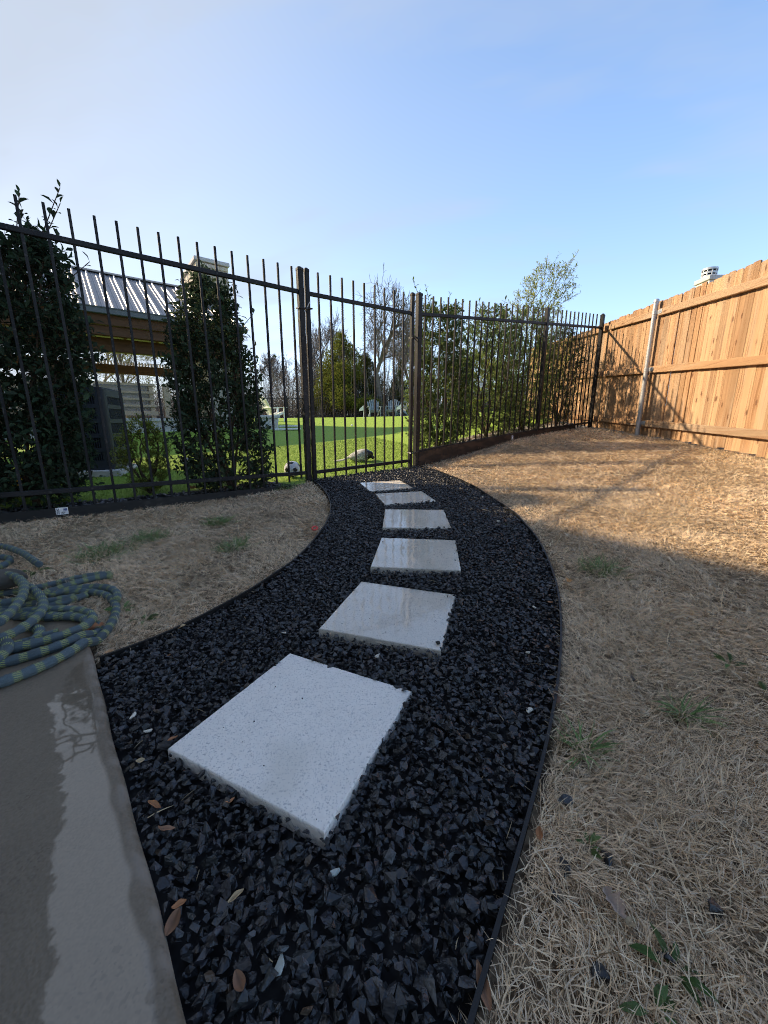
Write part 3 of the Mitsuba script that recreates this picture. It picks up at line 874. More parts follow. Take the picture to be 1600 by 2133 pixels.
OR, TN, BR, DB = (.34, .155, .07), (.38, .28, .16), (.20, .105, .06), (.14, .075, .045)
LEAF = [(-.651, 1.035, .05, 2.2, 0, OR, None, 'narrow orange leaf on the gravel near the left edging'), (-.289, .578, .034, .9, 0, OR, None, 'small orange leaf on the gravel just left of the near corner of the largest paver'),
        (-.383, .529, .05, .3, 0, BR, None, 'narrow brown leaf on the gravel, below the small orange one'), (-.428, .572, .052, -.3, 0, OR, None, 'broad orange brown leaf lying close to the slab edge'),
        (-.475, .723, .045, 1.1, 0, OR, None, 'upright orange leaf in the gravel left of the largest paver'), (-.514, .668, .03, .8, 1, TN, None, 'small tan leaf in the gravel beside the slab, above the orange ones'),
        (-.302, .42, .034, .5, 1, OR, None, 'bright orange leaf, upper of a pair beside the slab'), (-.30, .40, .05, 1.4, 1, BR, None, 'long brown leaf, lower of a pair beside the slab'),
        (-.222, .431, .042, .7, 0, TN, None, 'thin tan leaf on the gravel in the lower left'), (-.183, .339, .042, 2.3, 1, BR, None, 'brown leaf at the bottom of the gravel'),
        (.615, 1.308, .04, .4, 1, OR, None, 'orange leaf on the gravel close to the right edging'), (.498, 1.042, .05, 1.2, 1, BR, None, 'brown leaf on the gravel against the right edging'),
        (-.694, 1.193, .055, .2, 1, TN, None, 'pale tan leaf in the gravel against the left edging'), (-.848, 1.056, .04, .7, 1, (.48, .28, .14), .02, 'light orange leaf at the end of the left edging strip'),
        (.757, 1.471, .06, 1.0, 2, (.44, .22, .07), .02, 'curled orange leaf on the right lawn beside the edging'), (.337, .42, .062, 1.9, 2, (.30, .22, .17), .02, 'grey brown lobed leaf in the right lawn near the bottom'),
        (.351, .398, .034, .4, 1, TN, .02, 'small tan leaf beside the grey brown lobed leaf'), (.272, .523, .036, 1.4, 1, OR, .015, 'small orange leaf beside the edging at the lower right'),
        (.125, .334, .075, 1.7, 0, BR, .02, 'arched brown leaf at the bottom end of the edging'), (-1.208, 1.241, .06, .4, 2, BR, .028, 'curled brown leaf among the hose loops'),
        (-.981, 1.183, .09, .9, 2, (.30, .13, .06), .03, 'large curled red brown leaf inside the front hose loop'), (-.932, 1.266, .05, 2.7, 1, DB, .02, 'dark brown leaf between hose and weed'),
        (.434, .84, .06, 1.3, 2, DB, .02, 'dark leaf outside the edging in the right lawn'), (-.986, 3.223, .05, .2, 1, BR, .03, 'brown leaf on the left lawn towards the fence'),
        (-1.52, 1.66, .07, .4, 2, BR, .02, 'reddish leaf in the grass behind the hose'), (-1.82, 3.60, .15, .3, 2, (.42, .22, .10), .03, 'large tan maple leaf on the gravel behind the left fence')]
for x, y, L, yaw, k, cl, z, l in LEAF:
    m, c = dry_leaf(x, y, L * .58, yaw, k, z, cl)
    obj('fallen_leaf', m, 'mat_dead_leaf', smooth=True, color=c, label=l, category='leaf', group='fallen leaves')

PEB = [(-.615, .796, .015, 'cream pebble near the slab edge, upper of two'), (-.549, .754, .013, 'cream pebble near the slab edge, lower of two'), (-.335, 1.159, .014, 'white pebble behind the left corner of the largest paver'),
       (.357, .802, .014, 'white pebble nearest to the right edging'), (.432, 1.029, .011, 'white pebble right of the second paver'), (.548, 1.286, .012, 'white pebble near the orange leaf by the right edging'),
       (-.078, .464, .013, 'mottled grey pebble below the near corner of the largest paver'), (-.142, .354, .017, 'pale green pebble at the bottom of the gravel'), (-.142, 1.06, .011, 'tiny white pebble behind the largest paver'),
       (-.017, 1.026, .014, 'long pale pebble between the first two pavers'), (.755, 2.889, .022, 'pinkish stone beside the edging near the fifth paver'), (.70, 2.264, .02, 'pale stone by the edging beside the fourth paver')]
for x, y, s, l in PEB:
    v, f = PROTO[rng.integers(0, len(PROTO))]
    m = trimesh.Trimesh(v * [s, s * .7, s * .5], f, process=False).subdivide().subdivide()
    m = trimesh.smoothing.filter_taubin(m, iterations=6)
    m.vertices = np.asarray(m.vertices) @ rot(rng, 1, .3)[0].T + [x, y, float(gz(x, y)) + .022]
    cl = np.array([.50, .46, .38] if 'grey' not in l and 'green' not in l else [.36, .40, .38]) * rng.uniform(.85, 1.15)
    obj('pebble', m, 'mat_pebble', smooth=True, color=np.clip(np.tile(cl, (len(m.vertices), 1)) * (.8 + .4 * meshkit.noise(np.asarray(m.vertices) * 260, 5)[:, None]), 0, 1), label=l, category='pebble', group='pale pebbles in the gravel')

BST = [(.685, .92, .016, 'black stone lying alone in the middle of the right lawn'), (.368, .484, .019, 'black stone in the right lawn above the grey brown leaf'), (.339, .583, .02, 'upper black stone in the straw next to the edging'),
       (.486, .417, .019, 'black stone at the right, level with the grey brown leaf'), (.38, .365, .017, 'black stone touching the green rosette'), (.283, .352, .018, 'slim black stone left of the green rosette'),
       (.285, .47, .02, 'black stone half buried outside the lower edging'), (.262, .44, .018, 'lowest black stone outside the edging strip')]
PST = [(.054, .880, .011, .026, 'black pebble on the right corner of the largest paver'), (.252, 1.398, .009, .044, 'black pebble on the far right corner of the second paver'), (.169, 1.075, .012, .044, 'black pebble on the near right corner of the second paver'),
       (-.036, 1.112, .014, .030, 'black stone against the front edge of the second paver'), (-.003, 1.972, .010, .090, 'black pebble near the far left corner of the third paver'), (.336, 1.712, .007, .081, 'tiny black pebble near the right edge of the third paver')]
for x, y, s, l in BST:
    PST.append((x, y, s, float(gz(x, y)) + .008, l))
for x, y, s, z, l in PST:
    v, f = PROTO[rng.integers(0, len(PROTO))]
    v = (v * [s, s * .72, s * .55]) @ rot(rng, 1, .25)[0].T
    m = trimesh.Trimesh(v + [x, y, z - v[:, 2].min() - .0015], f, process=False)
    obj('black_stone', m, 'mat_gravel', color=np.tile([.016, .017, .02], (len(v), 1)), label=l, category='stone', group='stray black stones')

# ------------------------------------------------------------------ fabric hose
hose = []
HUV = []
for k, w in enumerate(HOSE):
    w = np.array(w)
    n = max(8, int(np.linalg.norm(np.diff(w, axis=0), axis=1).sum() / .006))
    tck, u = splprep(w.T, s=0, k=min(3, len(w) - 1))
    q = np.array(splev(np.linspace(0, 1, n), tck)).T
    q[:, 2] = np.maximum(q[:, 2], gz(q[:, 0], q[:, 1]) + .0155)
    slab = contains_xy(SLABP, q[:, 0], q[:, 1])
    q[:, 2] = np.maximum(q[:, 2], np.where(slab, .036 + .0145, -1))
    q[:, 2] = np.convolve(np.r_[np.full(4, q[0, 2]), q[:, 2], np.full(4, q[-1, 2])], np.ones(9) / 9, 'valid')
    s = np.r_[0, np.cumsum(np.linalg.norm(np.diff(q, axis=0), axis=1))]
    r = .0142 + .0010 * np.sin(s / .046 * 2 * math.pi + 2.4) + .0007 * np.sin(s / .0092 * 2 * math.pi) * (np.sin(s / .046 * 2 * math.pi + 2.4) > 0) + .0010 * (meshkit.noise(np.c_[s * 40, s * 0, s * 0 + k], 3) - .5)
    m, uv = tube(q, r, 16, uvs=True)
    uv[:, 0] += k * .37
    hose.append(m)
    HUV.append(uv)
obj('garden_hose', cat(hose), 'mat_hose', smooth=True, uv=np.vstack(HUV), label='blue grey woven garden hose with yellow dashes heaped on the slab', category='hose')

v = trimesh.creation.icosphere(3)
V = np.array(v.vertices)
V *= (1 + .45 * (meshkit.fbm(V * 1.6, 3, 5)[:, None] - .5)) * [.10, .062, .043]
obj('boulder', trimesh.Trimesh(V + [-1.60, 1.50, .075], v.faces, process=False), 'mat_boulder', smooth=50, label='dull brown rock behind the hose heap', category='rock')
# ------------------------------------------------------------------ black iron fence and gate
PKW = .0165


def picket(t, z0, z1, q=0.0, lean=0.0):
    h = PKW / 2
    b = cbox([-h, -h, z0], [h, h, z1], .0015)
    b.vertices = np.asarray(b.vertices) + np.c_[(np.asarray(b.vertices)[:, 2:] - z0) * lean, np.zeros((len(b.vertices), 1)), np.zeros((len(b.vertices), 1))]
    return in_fence(xf(b, [1, 0, 0], [0, 1, 0], [0, 0, 1], [t, q, 0]))


def post(t, w, z0, z1, q=0.0, dome=.0):
    h = w / 2
    b = cbox([t - h, q - h, z0], [t + h, q + h, z1], .004)
    lip = cbox([t - h - .002, q - h - .002, z1 - .022], [t + h + .002, q + h + .002, z1 + .004], .004)
    d = trimesh.creation.icosphere(2)
    d.vertices = np.asarray(d.vertices) * [h * .95, h * .95, .014 + dome] + [t, q, z1 + .002]
    return in_fence(cat(b, lip, d))


def frail(t0, z0, t1, z1, h=.034, q=0.0, w=.027):
    a, b = fp(t0, q), fp(t1, q)
    return rail([*a, z0], [*b, z1], w, h, .003)


def zt(pairs):
    ts, zs = zip(*pairs)
    return lambda t: float(np.interp(t, ts, zs))


rng = np.random.default_rng(33)
gb = lambda t: float(gz(*fp(t)))
# left run
L_ = thing('iron_fence', 'black iron picket fence left of the gate, in front of the dark shrubs', 'fence', 'black iron fences')
ks = [-.06 - .1272 * k for k in range(0, 29)]
for k, t in enumerate(ks):
    obj('picket', picket(t, gb(t) + .05 + rng.uniform(-.01, .015), 2.052 + .003 * (-t) + rng.uniform(-.004, .004), lean=rng.normal(0, .0015)), 'mat_black_metal', L_)
obj('rail', frail(-3.70, 1.880, .0, 1.861), 'mat_black_metal', L_)
obj('rail', frail(-3.70, .262, .0, .228), 'mat_black_metal', L_)
obj('post', post(.018, .052, gb(0) - .1, 2.052), 'mat_black_metal', L_)
obj('post', post(-3.0, .052, gb(-3.) - .1, 2.075), 'mat_black_metal', L_)
tt = np.linspace(-3.7, -.02, 24)
kv = [box([0, -.004, 0], [1, .004, 1])]
kb = cat([in_fence(trimesh.Trimesh(np.array([[a, -.035 + o, gb(a) - .06] for o in (-.003, .003)] + [[a, -.035 + o, .133 - .004 * (a + 2.2)] for o in (-.003, .003)] + [[b, -.035 + o, gb(b) - .06] for o in (-.003, .003)] + [[b, -.035 + o, .133 - .004 * (b + 2.2)] for o in (-.003, .003)]),
      np.array([[0, 4, 6], [0, 6, 2], [1, 3, 7], [1, 7, 5], [2, 6, 7], [2, 7, 3], [0, 2, 3], [0, 3, 1], [4, 5, 7], [4, 7, 6]]), process=False)) for a, b in zip(tt[:-1], tt[1:])])
obj('kickboard', kb, 'mat_edging', L_)

# gate
G_ = thing('metal_gate', 'closed black iron garden gate at the end of the path', 'gate')
gt = zt([(.12, .227), (1.32, .269)])
for k in range(9):
    t = .201 + .1278 * k
    obj('picket', picket(t, zt([(.2, .125), (1.22, .188)])(t), 2.055 + .0000 * k + .0225 * (t - .2) + rng.uniform(-.003, .003), lean=rng.normal(0, .001)), 'mat_black_metal', G_)
obj('top_rail', frail(.10, 1.862, 1.335, 1.885), 'mat_black_metal', G_)
obj('bottom_rail', frail(.10, .226, 1.335, .270), 'mat_black_metal', G_)
obj('stile', post(.084, .040, .13, 2.056), 'mat_black_metal', G_)
obj('stile', post(1.352, .040, .19, 2.083), 'mat_black_metal', G_)

# right run, climbing
R_ = thing('iron_fence', 'black iron picket fence climbing right of the gate to the wooden fence', 'fence', 'black iron fences')
ztop = zt([(1.45, 2.100), (1.79, 2.126), (2.53, 2.204), (3.87, 2.348), (5.49, 2.506)])
zrt = zt([(1.45, 1.897), (1.54, 1.905), (5.63, 2.316)])
zk = zt([(1.45, .365), (1.6, .383), (3.15, .546), (5.03, .659), (5.2, .672)])
zrb = zt([(1.45, .375), (3.15, .55), (5.03, .668), (5.65, .715)])
RT = [1.5405 + .1227 * k for k in range(20)] + [4.152 + .1212 * k for k in range(12)]
for t in RT:
    obj('picket', picket(t, min(gb(t) + .06, zrb(t) - .06), ztop(t) + rng.uniform(-.004, .004), lean=rng.normal(0, .0012)), 'mat_black_metal', R_)
obj('post', post(1.448, .060, .10, ztop(1.448)), 'mat_black_metal', R_)
obj('post', post(3.985, .052, gb(3.98) - .1, ztop(3.98)), 'mat_black_metal', R_)
obj('post', post(5.685, .058, gb(5.68) - .1, 2.520, dome=.012), 'mat_black_metal', R_)
for a, b in ((1.478, 3.96), (4.01, 5.66)):
    obj('rail', frail(a, zrt(a), b, zrt(b)), 'mat_black_metal', R_)
    obj('rail', frail(a, zrb(a), b, zrb(b), h=.03), 'mat_black_metal', R_)
tt = np.linspace(1.46, 5.10, 22)
kb = cat([in_fence(trimesh.Trimesh(np.array([[a, -.03 + o, gb(a) - .08] for o in (-.004, .004)] + [[a, -.03 + o, zk(a)] for o in (-.004, .004)] + [[b, -.03 + o, gb(b) - .08] for o in (-.004, .004)] + [[b, -.03 + o, zk(b)] for o in (-.004, .004)]),
      np.array([[0, 4, 6], [0, 6, 2], [1, 3, 7], [1, 7, 5], [2, 6, 7], [2, 7, 3], [0, 2, 3], [0, 3, 1], [4, 5, 7], [4, 7, 6]]), process=False)) for a, b in zip(tt[:-1], tt[1:])])
obj('kickboard', kb, 'mat_kickboard', R_, label='rusty brown kickboard along the foot of the fence')

# cable ties holding the gate
for (t, z, q, l, tail) in ((.05, 1.72, 0, 'black cable tie with a pale tail on the left gate posts', (.03, -.05, .06)), (1.40, 1.63, 0, 'black cable tie sticking out left on the upper right gate posts', (-.10, -.06, .015)),
                           (1.40, .36, 0, 'lower black cable tie on the right gate posts', (-.07, -.07, -.005))):
    k = thing('cable_tie', l, 'cable tie', 'cable ties holding the gate')
    hw, hq = (.066, .034)
    lp = np.array([[t - hw, -hq, z], [t + hw, -hq, z + .012], [t + hw, hq, z + .02], [t - hw, hq, z + .01], [t - hw, -hq, z]])
    bands = [tube(np.c_[np.array([fp(a, b) for a, b, _ in lp]), lp[:, 2] + dz], .0034, 6) for dz in (.003, -.003)]
    obj('band', cat(bands), 'mat_black_plastic', k)
    hd = fp(t + .005, -hq - .006)
    obj('head', xf(cbox([-.011, -.008, -.010], [.011, .008, .010], .002), [FD[0], FD[1], 0], [FN[0], FN[1], 0], [0, 0, 1], [*hd, z + .004]), 'mat_black_plastic', k)
    e = fp(t + .005 + tail[0], tail[1])
    obj('tail', tube(np.array([[*hd, z + .004], (np.array([*hd, z + .004]) * .5 + np.array([*e, z + tail[2]]) * .5) + [0, 0, .006], [*e, z + tail[2]]]), .0042, 6), 'mat_clear_plastic' if 'pale' in l else 'mat_black_plastic', k)

# labels stuck on the kickboards
for (t, z, w, h, q, l) in ((-1.905, .108, .068, .050, -.042, 'white printed label on the kickboard of the left fence'), (3.30, .50, .045, .055, -.038, 'white printed label on the rusty kickboard of the right fence')):
    k = thing('label_tag', l, 'label', 'labels on the kickboards')
    obj('sheet', in_fence(cbox([t - w / 2, q, z - h / 2], [t + w / 2, q + .0025, z + h / 2], .0008)), 'mat_label_white', k)
    bars = [in_fence(box([t - w * .44 + i * w * .030, q - .0008, z - h * .42], [t - w * .44 + i * w * .030 + (.3 + .5 * ((i * 7) % 3) / 2) * w * .022, q + .001, z + h * (.40 if i % 4 else .30)])) for i in range(8)]
    bars += [in_fence(box([t - w * .1 + (i % 2) * w * .05, q - .0008, z - h * .40 + i * h * .11], [t + w * (.18 + .05 * (i % 3)), q + .001, z - h * .40 + i * h * .11 + h * .05])) for i in range(3)]
    obj('barcode', cat(bars), 'mat_label_ink', k)
    obj('blue_square', in_fence(box([t + w * .14, q - .0009, z + h * .02], [t + w * .42, q + .001, z + h * .34])), 'mat_label_blue', k)

# ------------------------------------------------------------------ wooden fence
W_ = thing('wooden_fence', 'tall orange brown wooden plank fence on the right', 'fence')
brd_top = lambda y: 2.29 + .0415 * (y - 4.24)
wbase = lambda a: wf(a)


def in_wood(mesh):
    """mesh in (a along the fence, b towards the yard, z)"""
    return xf(mesh, [WD[0], WD[1], 0], [WN[0], WN[1], 0], [0, 0, 1], [WF0[0], WF0[1], 0])


a0 = -5.3
nb = 95
for k in range(nb):
    a = a0 + k * PLANK
    y = wf(a)[1]
    w = PLANK - rng.uniform(.0008, .003)
    zb = float(gz(*wf(a + .05))) + rng.uniform(.0, .025)
    zt_ = brd_top(y) + rng.normal(0, .008)
    c = .02 + rng.uniform(-.004, .006)
    zz = [(0, zb), (w, zb), (w, zt_ - c * 1.2), (w - c * .35, zt_ - c * .4), (w - c, zt_), (c, zt_), (c * .35, zt_ - c * .4), (0, zt_ - c * 1.2)]
    th = .016
    poly = np.array(zz)
    tw = rng.normal(0, .0028)
    prd = rng.uniform(-.0035, .0035)
    n = 8
    fr = np.c_[a + poly[:, 0], prd + th / 2 + tw * (poly[:, 0] / w - .5) * 2 + rng.normal(0, .0012, n), poly[:, 1]]
    bk = fr - [0, th, 0]
    v = np.vstack([fr, bk])
    f = [[0, i, i + 1] for i in range(1, n - 1)] + [[n, n + i + 1, n + i] for i in range(1, n - 1)]
    f += [[i, n + i, (i + 1) % n] for i in range(n)] + [[(i + 1) % n, n + i, n + (i + 1) % n] for i in range(n)]
    m = trimesh.Trimesh(v, f, process=False)
    # lean a little
    m.vertices = np.asarray(m.vertices) + np.c_[(np.asarray(m.vertices)[:, 2:] - 1.2) * rng.normal(0, .0006), np.zeros((16, 2))]
    m = in_wood(m)
    m.fix_normals()
    obj('board', m, 'mat_board', W_)
SPA = -1.37    # steel post
rails = [((2.06, 4.14), (2.315, 7.26)), ((1.312, 3.96), (1.555, 7.24)), ((.597, 3.785), (.785, 7.2))]
for (z0, y0), (z1, y1) in rails:
    zr = lambda y: z0 + (z1 - z0) * (y - y0) / (y1 - y0)
    for s0, s1 in ((-5.2, -3.75), (-3.68, SPA - .05), (SPA + .05, -.10), (.02, 1.2), (1.3, 4.1)):
        A, B = wf(s0, .032), wf(s1, .032)
        m = rail([*A, zr(A[1])], [*B, zr(B[1])], .044, .085, .004)
        obj('rail', m, 'mat_fence_rail', W_)
sp = wf(SPA, .072)
P_ = thing('steel_post', 'round galvanized steel post standing against the wooden fence', 'post')
pz = float(gz(*sp))
cyl = tube(np.array([[*sp, pz - .1], [*sp, 1.4], [*sp, 2.345]]), .031, 24)
obj('shaft', cyl, 'mat_galvanized', P_, smooth=40)
cap = tube(np.array([[*sp, 2.335], [*sp, 2.352], [*sp, 2.366], [*sp, 2.376], [*sp, 2.380]]), [.036, .036, .033, .022, .006], 24)
obj('cap', cap, 'mat_galvanized', P_, smooth=50)
for z0, z1 in (((2.06 + .0817 * (sp[1] - 4.14)), 0), (1.312 + .0741 * (sp[1] - 3.96), 0), (.597 + .055 * (sp[1] - 3.785), 0)):
    band = tube(np.array([[*sp, z0 - .022], [*sp, z0 - .02], [*sp, z0 + .02], [*sp, z0 + .022]]), [.032, .0345, .0345, .032], 24)
    fl = [in_wood(cbox([SPA + s * .03 - .005, .045, z0 - .024], [SPA + s * .115, .062, z0 + .024], .002)) if s < 0 else in_wood(cbox([SPA + .02, .054, z0 - .024], [SPA + .115, .060, z0 + .024], .002)) for s in (-1,)]
    plate = in_wood(cbox([SPA - .125, .0545, z0 - .026], [SPA - .02, .0585, z0 + .026], .0015))
    bolts = [in_wood(tube(np.array([[SPA - x, .058, z0 + dz], [SPA - x, .065, z0 + dz]]), .005, 8)) for x, dz in ((.07, .012), (.07, -.012), (.105, .0))]
    obj('bracket', cat([band, plate] + bolts), 'mat_galvanized', P_, smooth=40)
# ------------------------------------------------------------------ evergreen shrubs behind the fence


def shrub(label, base, prof, twigs, LL, colr, seed, shoots=(), nparts=0, category='shrub', group=None, leafmat='mat_leaf', per=(6, 10), aspect=.46, inner=.35, name='evergreen_shrub', up=.5):
    """prof: rows (z, dx, dy, radius)"""
    rg = np.random.default_rng(seed)
    key = thing(name, label, category, group)
    prof = np.array(prof, float)
    z0 = float(gz(*base))
    zc = prof[:, 0]
    # stems
    st = []
    nst = 6
    tops = []
    for k in range(nst):
        a = k / nst * 6.28 + rg.uniform(0, 1)
        h = zc[-1] * rg.uniform(.7, .97)
        pts = []
        for f in np.linspace(0, 1, 7):
            z = f * h
            r = np.interp(z, zc, prof[:, 3]) * .55 * min(1, f * 1.8)
            pts.append([base[0] + np.interp(z, zc, prof[:, 1]) + math.cos(a + f) * r + rg.normal(0, .01), base[1] + np.interp(z, zc, prof[:, 2]) + math.sin(a + f) * r + rg.normal(0, .01), z0 + z - .02 * (f == 0)])
        pts = np.array(pts)
        st.append(tube(pts, np.linspace(.014, .004, 7), 6))
    # twigs
    wgt = prof[:, 3] + .06
    zz = np.linspace(zc[0], zc[-1], 400)
    pr = np.interp(zz, zc, wgt)
    z = rg.choice(zz, twigs, p=pr / pr.sum()) + rg.normal(0, .03, twigs)
    R = np.interp(z, zc, prof[:, 3])
    a = rg.uniform(0, 6.28, twigs)
    lump = .52 + .85 * meshkit.fbm(np.c_[np.cos(a) * 1.6 + seed, np.sin(a) * 1.6, z * 2.6], 3, seed)
    rad = R * lump * (inner + (1 - inner) * np.sqrt(rg.random(twigs)))
    P = np.c_[base[0] + np.interp(z, zc, prof[:, 1]) + np.cos(a) * rad, base[1] + np.interp(z, zc, prof[:, 2]) + np.sin(a) * rad, z0 + z]
    D = unit(np.c_[np.cos(a), np.sin(a), np.full(twigs, up)] + rg.normal(0, .45, (twigs, 3)))
    TL = rg.uniform(.09, .2, twigs) * (LL / .055)
    P = P - D * TL[:, None] * .6
    LP, LA, LN, seg = [], [], [], []
    for k in range(twigs):
        n = rg.integers(*per)
        seg.append([*P[k], *(P[k] + D[k] * TL[k]), .0024, .001])
        f = np.linspace(.15, 1, n)
        ph = np.arange(n) * 2.4 + rg.uniform(0, 6)
        s = unit(np.cross(D[k], [.1, .2, 1.0]))
        t = np.cross(D[k], s)
        rd = np.cos(ph)[:, None] * s + np.sin(ph)[:, None] * t
        LP.append(P[k] + D[k] * TL[k] * f[:, None])
        LA.append(rd * rg.uniform(.6, 1, (n, 1)) + D[k] * rg.uniform(.3, .9, (n, 1)) + [0, 0, .1])
        LN.append(D[k] * .8 + np.array([0, 0, .9]) - rd * .2 + rg.normal(0, .3, (n, 3)))
    for (x, y, zt_, sway) in shoots:
        zb = min(.7 * zc[-1], zt_ - .45)
        pts = np.array([[base[0] + x * f + sway * f * f * .06, base[1] + y * f, z0 + zb + (zt_ - zb) * f] for f in np.linspace(0, 1, 10)])
        st.append(tube(pts, np.linspace(.006, .0025, 10), 5))
        n = int((zt_ - zb) * 34 * (.055 / LL))
        f = np.linspace(.15, 1, n)
        q = np.array([np.interp(f, np.linspace(0, 1, 10), pts[:, c]) for c in range(3)]).T
        ph = np.arange(n) * 2.4
        LP.append(q)
        LA.append(np.c_[np.cos(ph), np.sin(ph), .55 + 1.6 * (f > .93)])
        LN.append(np.c_[-np.cos(ph) * .5, -np.sin(ph) * .5, np.ones(n)])
    LP, LA, LN = np.vstack(LP), np.vstack(LA), np.vstack(LN)
    keep = LP[:, 2] > gz(LP[:, 0], LP[:, 1]) + .03
    qd = (LP[:, :2] - FL) @ FN
    keep &= qd > .035 if qd.mean() > 0 else True
    LP, LA, LN = LP[keep], LA[keep], LN[keep]
    n = len(LP)
    L = LL * rg.uniform(.65, 1.25, n)
    mesh, vcol, v, lc = leaf_object(LP, LA, LN, L, L * aspect * rg.uniform(.85, 1.15, n), colr, rg, .5)
    sel = np.zeros(n, bool)
    if nparts:
        px, py, pd = project(LP)
        qd = (LP[:, :2] - FL) @ FN
        ok = (px > 5) & (px < 1595) & (py > 5)
        sc = np.where(ok, L / pd - .0 * qd, 0) * (1 - .6 * np.clip((np.hypot(LP[:, 0] - base[0], LP[:, 1] - base[1]) < .25), 0, 1))
        sel[np.argsort(-np.nan_to_num(sc))[:nparts]] = True
        f7 = np.array([[0, 2, 1], [0, 3, 2], [1, 2, 4], [3, 5, 2], [2, 6, 4], [2, 5, 6]])
        for k in np.nonzero(sel)[0]:
            obj('leaf', trimesh.Trimesh(v[k], f7, process=False), leafmat, key, color=np.repeat(np.clip(lc[k:k + 1], 0, 1), 7, 0))
    keepf = np.repeat(~sel, 6)
    mesh = trimesh.Trimesh(mesh.vertices, np.asarray(mesh.faces)[keepf], process=False)
    obj('foliage', mesh, leafmat, key, color=vcol, kind='stuff')
    w = cat(st + [segs_mesh(seg, 3)])
    obj('stem', w, 'mat_bark', key, color=np.tile([.085, .06, .042], (len(w.vertices), 1)))
    return key


DG = [.050, .074, .044]
SH = 'evergreen shrubs behind the iron fence'
shrub('big dark glossy evergreen shrub at the left border behind the fence', fp(-2.02, .52), [(.05, -.10, 0, .34), (.4, -.08, 0, .44), (.9, 0, 0, .44), (1.25, .08, 0, .40), (1.5, .16, 0, .34), (1.72, .22, .0, .22), (1.92, .26, 0, .08)],
      1400, .062, DG, 101, shoots=[(.52, -.05, 2.16, .5), (.49, -.03, 2.08, .5), (.24, -.03, 2.14, .3), (.22, .0, 2.06, .2), (.60, .0, 1.74, .6), (.40, .05, 1.9, .2), (.05, 0, 2.0, .1)], nparts=260, group=SH)
shrub('dark glossy evergreen shrub in front of the chimney, left of the gate', fp(-.70, .38), [(.04, .08, 0, .36), (.35, .05, 0, .46), (.8, .0, 0, .39), (1.2, -.0, 0, .34), (1.5, 0, 0, .28), (1.72, .02, 0, .20), (1.86, .0, 0, .07)],
      1300, .056, [.055, .080, .044], 102, shoots=[(.16, .02, 1.84, .4), (.36, .03, 1.58, .6), (-.2, 0, 1.62, .2), (-.02, 0, 1.95, .2), (.55, 0, 1.2, .4)], nparts=260, group=SH)
shrub('leafy evergreen shrub directly right of the gate', fp(2.30, .50), [(.04, 0, 0, .34), (.4, 0, 0, .46), (.9, 0, 0, .43), (1.4, 0, 0, .38), (1.75, 0, 0, .32), (1.95, 0, 0, .16)],
      980, .058, [.11, .15, .052], 103, shoots=[(-.42, -.3, 2.12, .2), (-.25, -.2, 2.08, .2), (.1, .1, 2.08, .3), (.3, .15, 1.98, .1)], group=SH)
shrub('leafy evergreen shrub in the middle of the right fence, before its middle post', fp(3.42, .55), [(.04, 0, 0, .4), (.4, 0, 0, .55), (.9, 0, 0, .52), (1.4, 0, 0, .48), (1.72, 0, 0, .36), (1.92, 0, 0, .16)],
      980, .054, [.125, .17, .058], 104, shoots=[(.2, .1, 2.08, .2), (-.2, .1, 2.04, .2)], group=SH)
shrub('dense evergreen shrub behind the middle post of the right fence', fp(4.45, .60), [(.04, 0, 0, .4), (.4, 0, 0, .52), (.9, 0, 0, .52), (1.4, 0, 0, .48), (1.78, 0, 0, .34), (1.98, 0, 0, .14)],
      940, .051, [.125, .17, .058], 105, group=SH)
shrub('dark shrub in the corner of iron fence and wooden fence', fp(5.26, .42), [(.10, 0, 0, .24), (.5, 0, 0, .36), (.9, 0, 0, .38), (1.3, 0, 0, .34), (1.62, 0, 0, .2), (1.74, 0, 0, .08)],
      640, .042, [.055, .075, .030], 106, group=SH)
shrub('low wispy yellow green bush beside the grey air conditioner', fp(-1.30, .62), [(.03, 0, 0, .13), (.25, 0, 0, .24), (.45, 0, 0, .24), (.6, 0, 0, .14), (.68, 0, 0, .05)],
      520, .024, [.20, .24, .05], 107, per=(8, 13), aspect=.42, leafmat='mat_soft_leaf', name='small_bush')
shrub('tall airy sapling with pale narrow leaves rising above the right fence', np.array([3.15, 8.55]), [(.1, -.2, 0, .45), (.8, -.2, 0, .85), (1.4, -.2, 0, .95), (1.9, -.25, 0, .90), (2.2, -.15, 0, .62), (2.5, .05, 0, .58), (2.85, .15, 0, .52), (3.15, .3, 0, .30)],
      1000, .064, [.27, .30, .09], 108, shoots=[(.66, 0, 3.34, .4), (.45, .05, 3.15, 1), (.12, 0, 3.26, -.5), (-.3, 0, 2.62, -.6), (-.62, 0, 2.42, .1), (.8, 0, 2.6, .3)], per=(7, 11), aspect=.30, leafmat='mat_soft_leaf', name='sapling', up=1.1)
shrub('bright yellow green bush far behind the right shrubs', np.array([2.6, 11.5]), [(.1, 0, 0, .7), (.8, 0, 0, 1.0), (1.5, 0, 0, .8), (2.0, 0, 0, .3)], 420, .06, [.24, .28, .03], 109, leafmat='mat_soft_leaf', name='small_bush')

# ------------------------------------------------------------------ bare trees


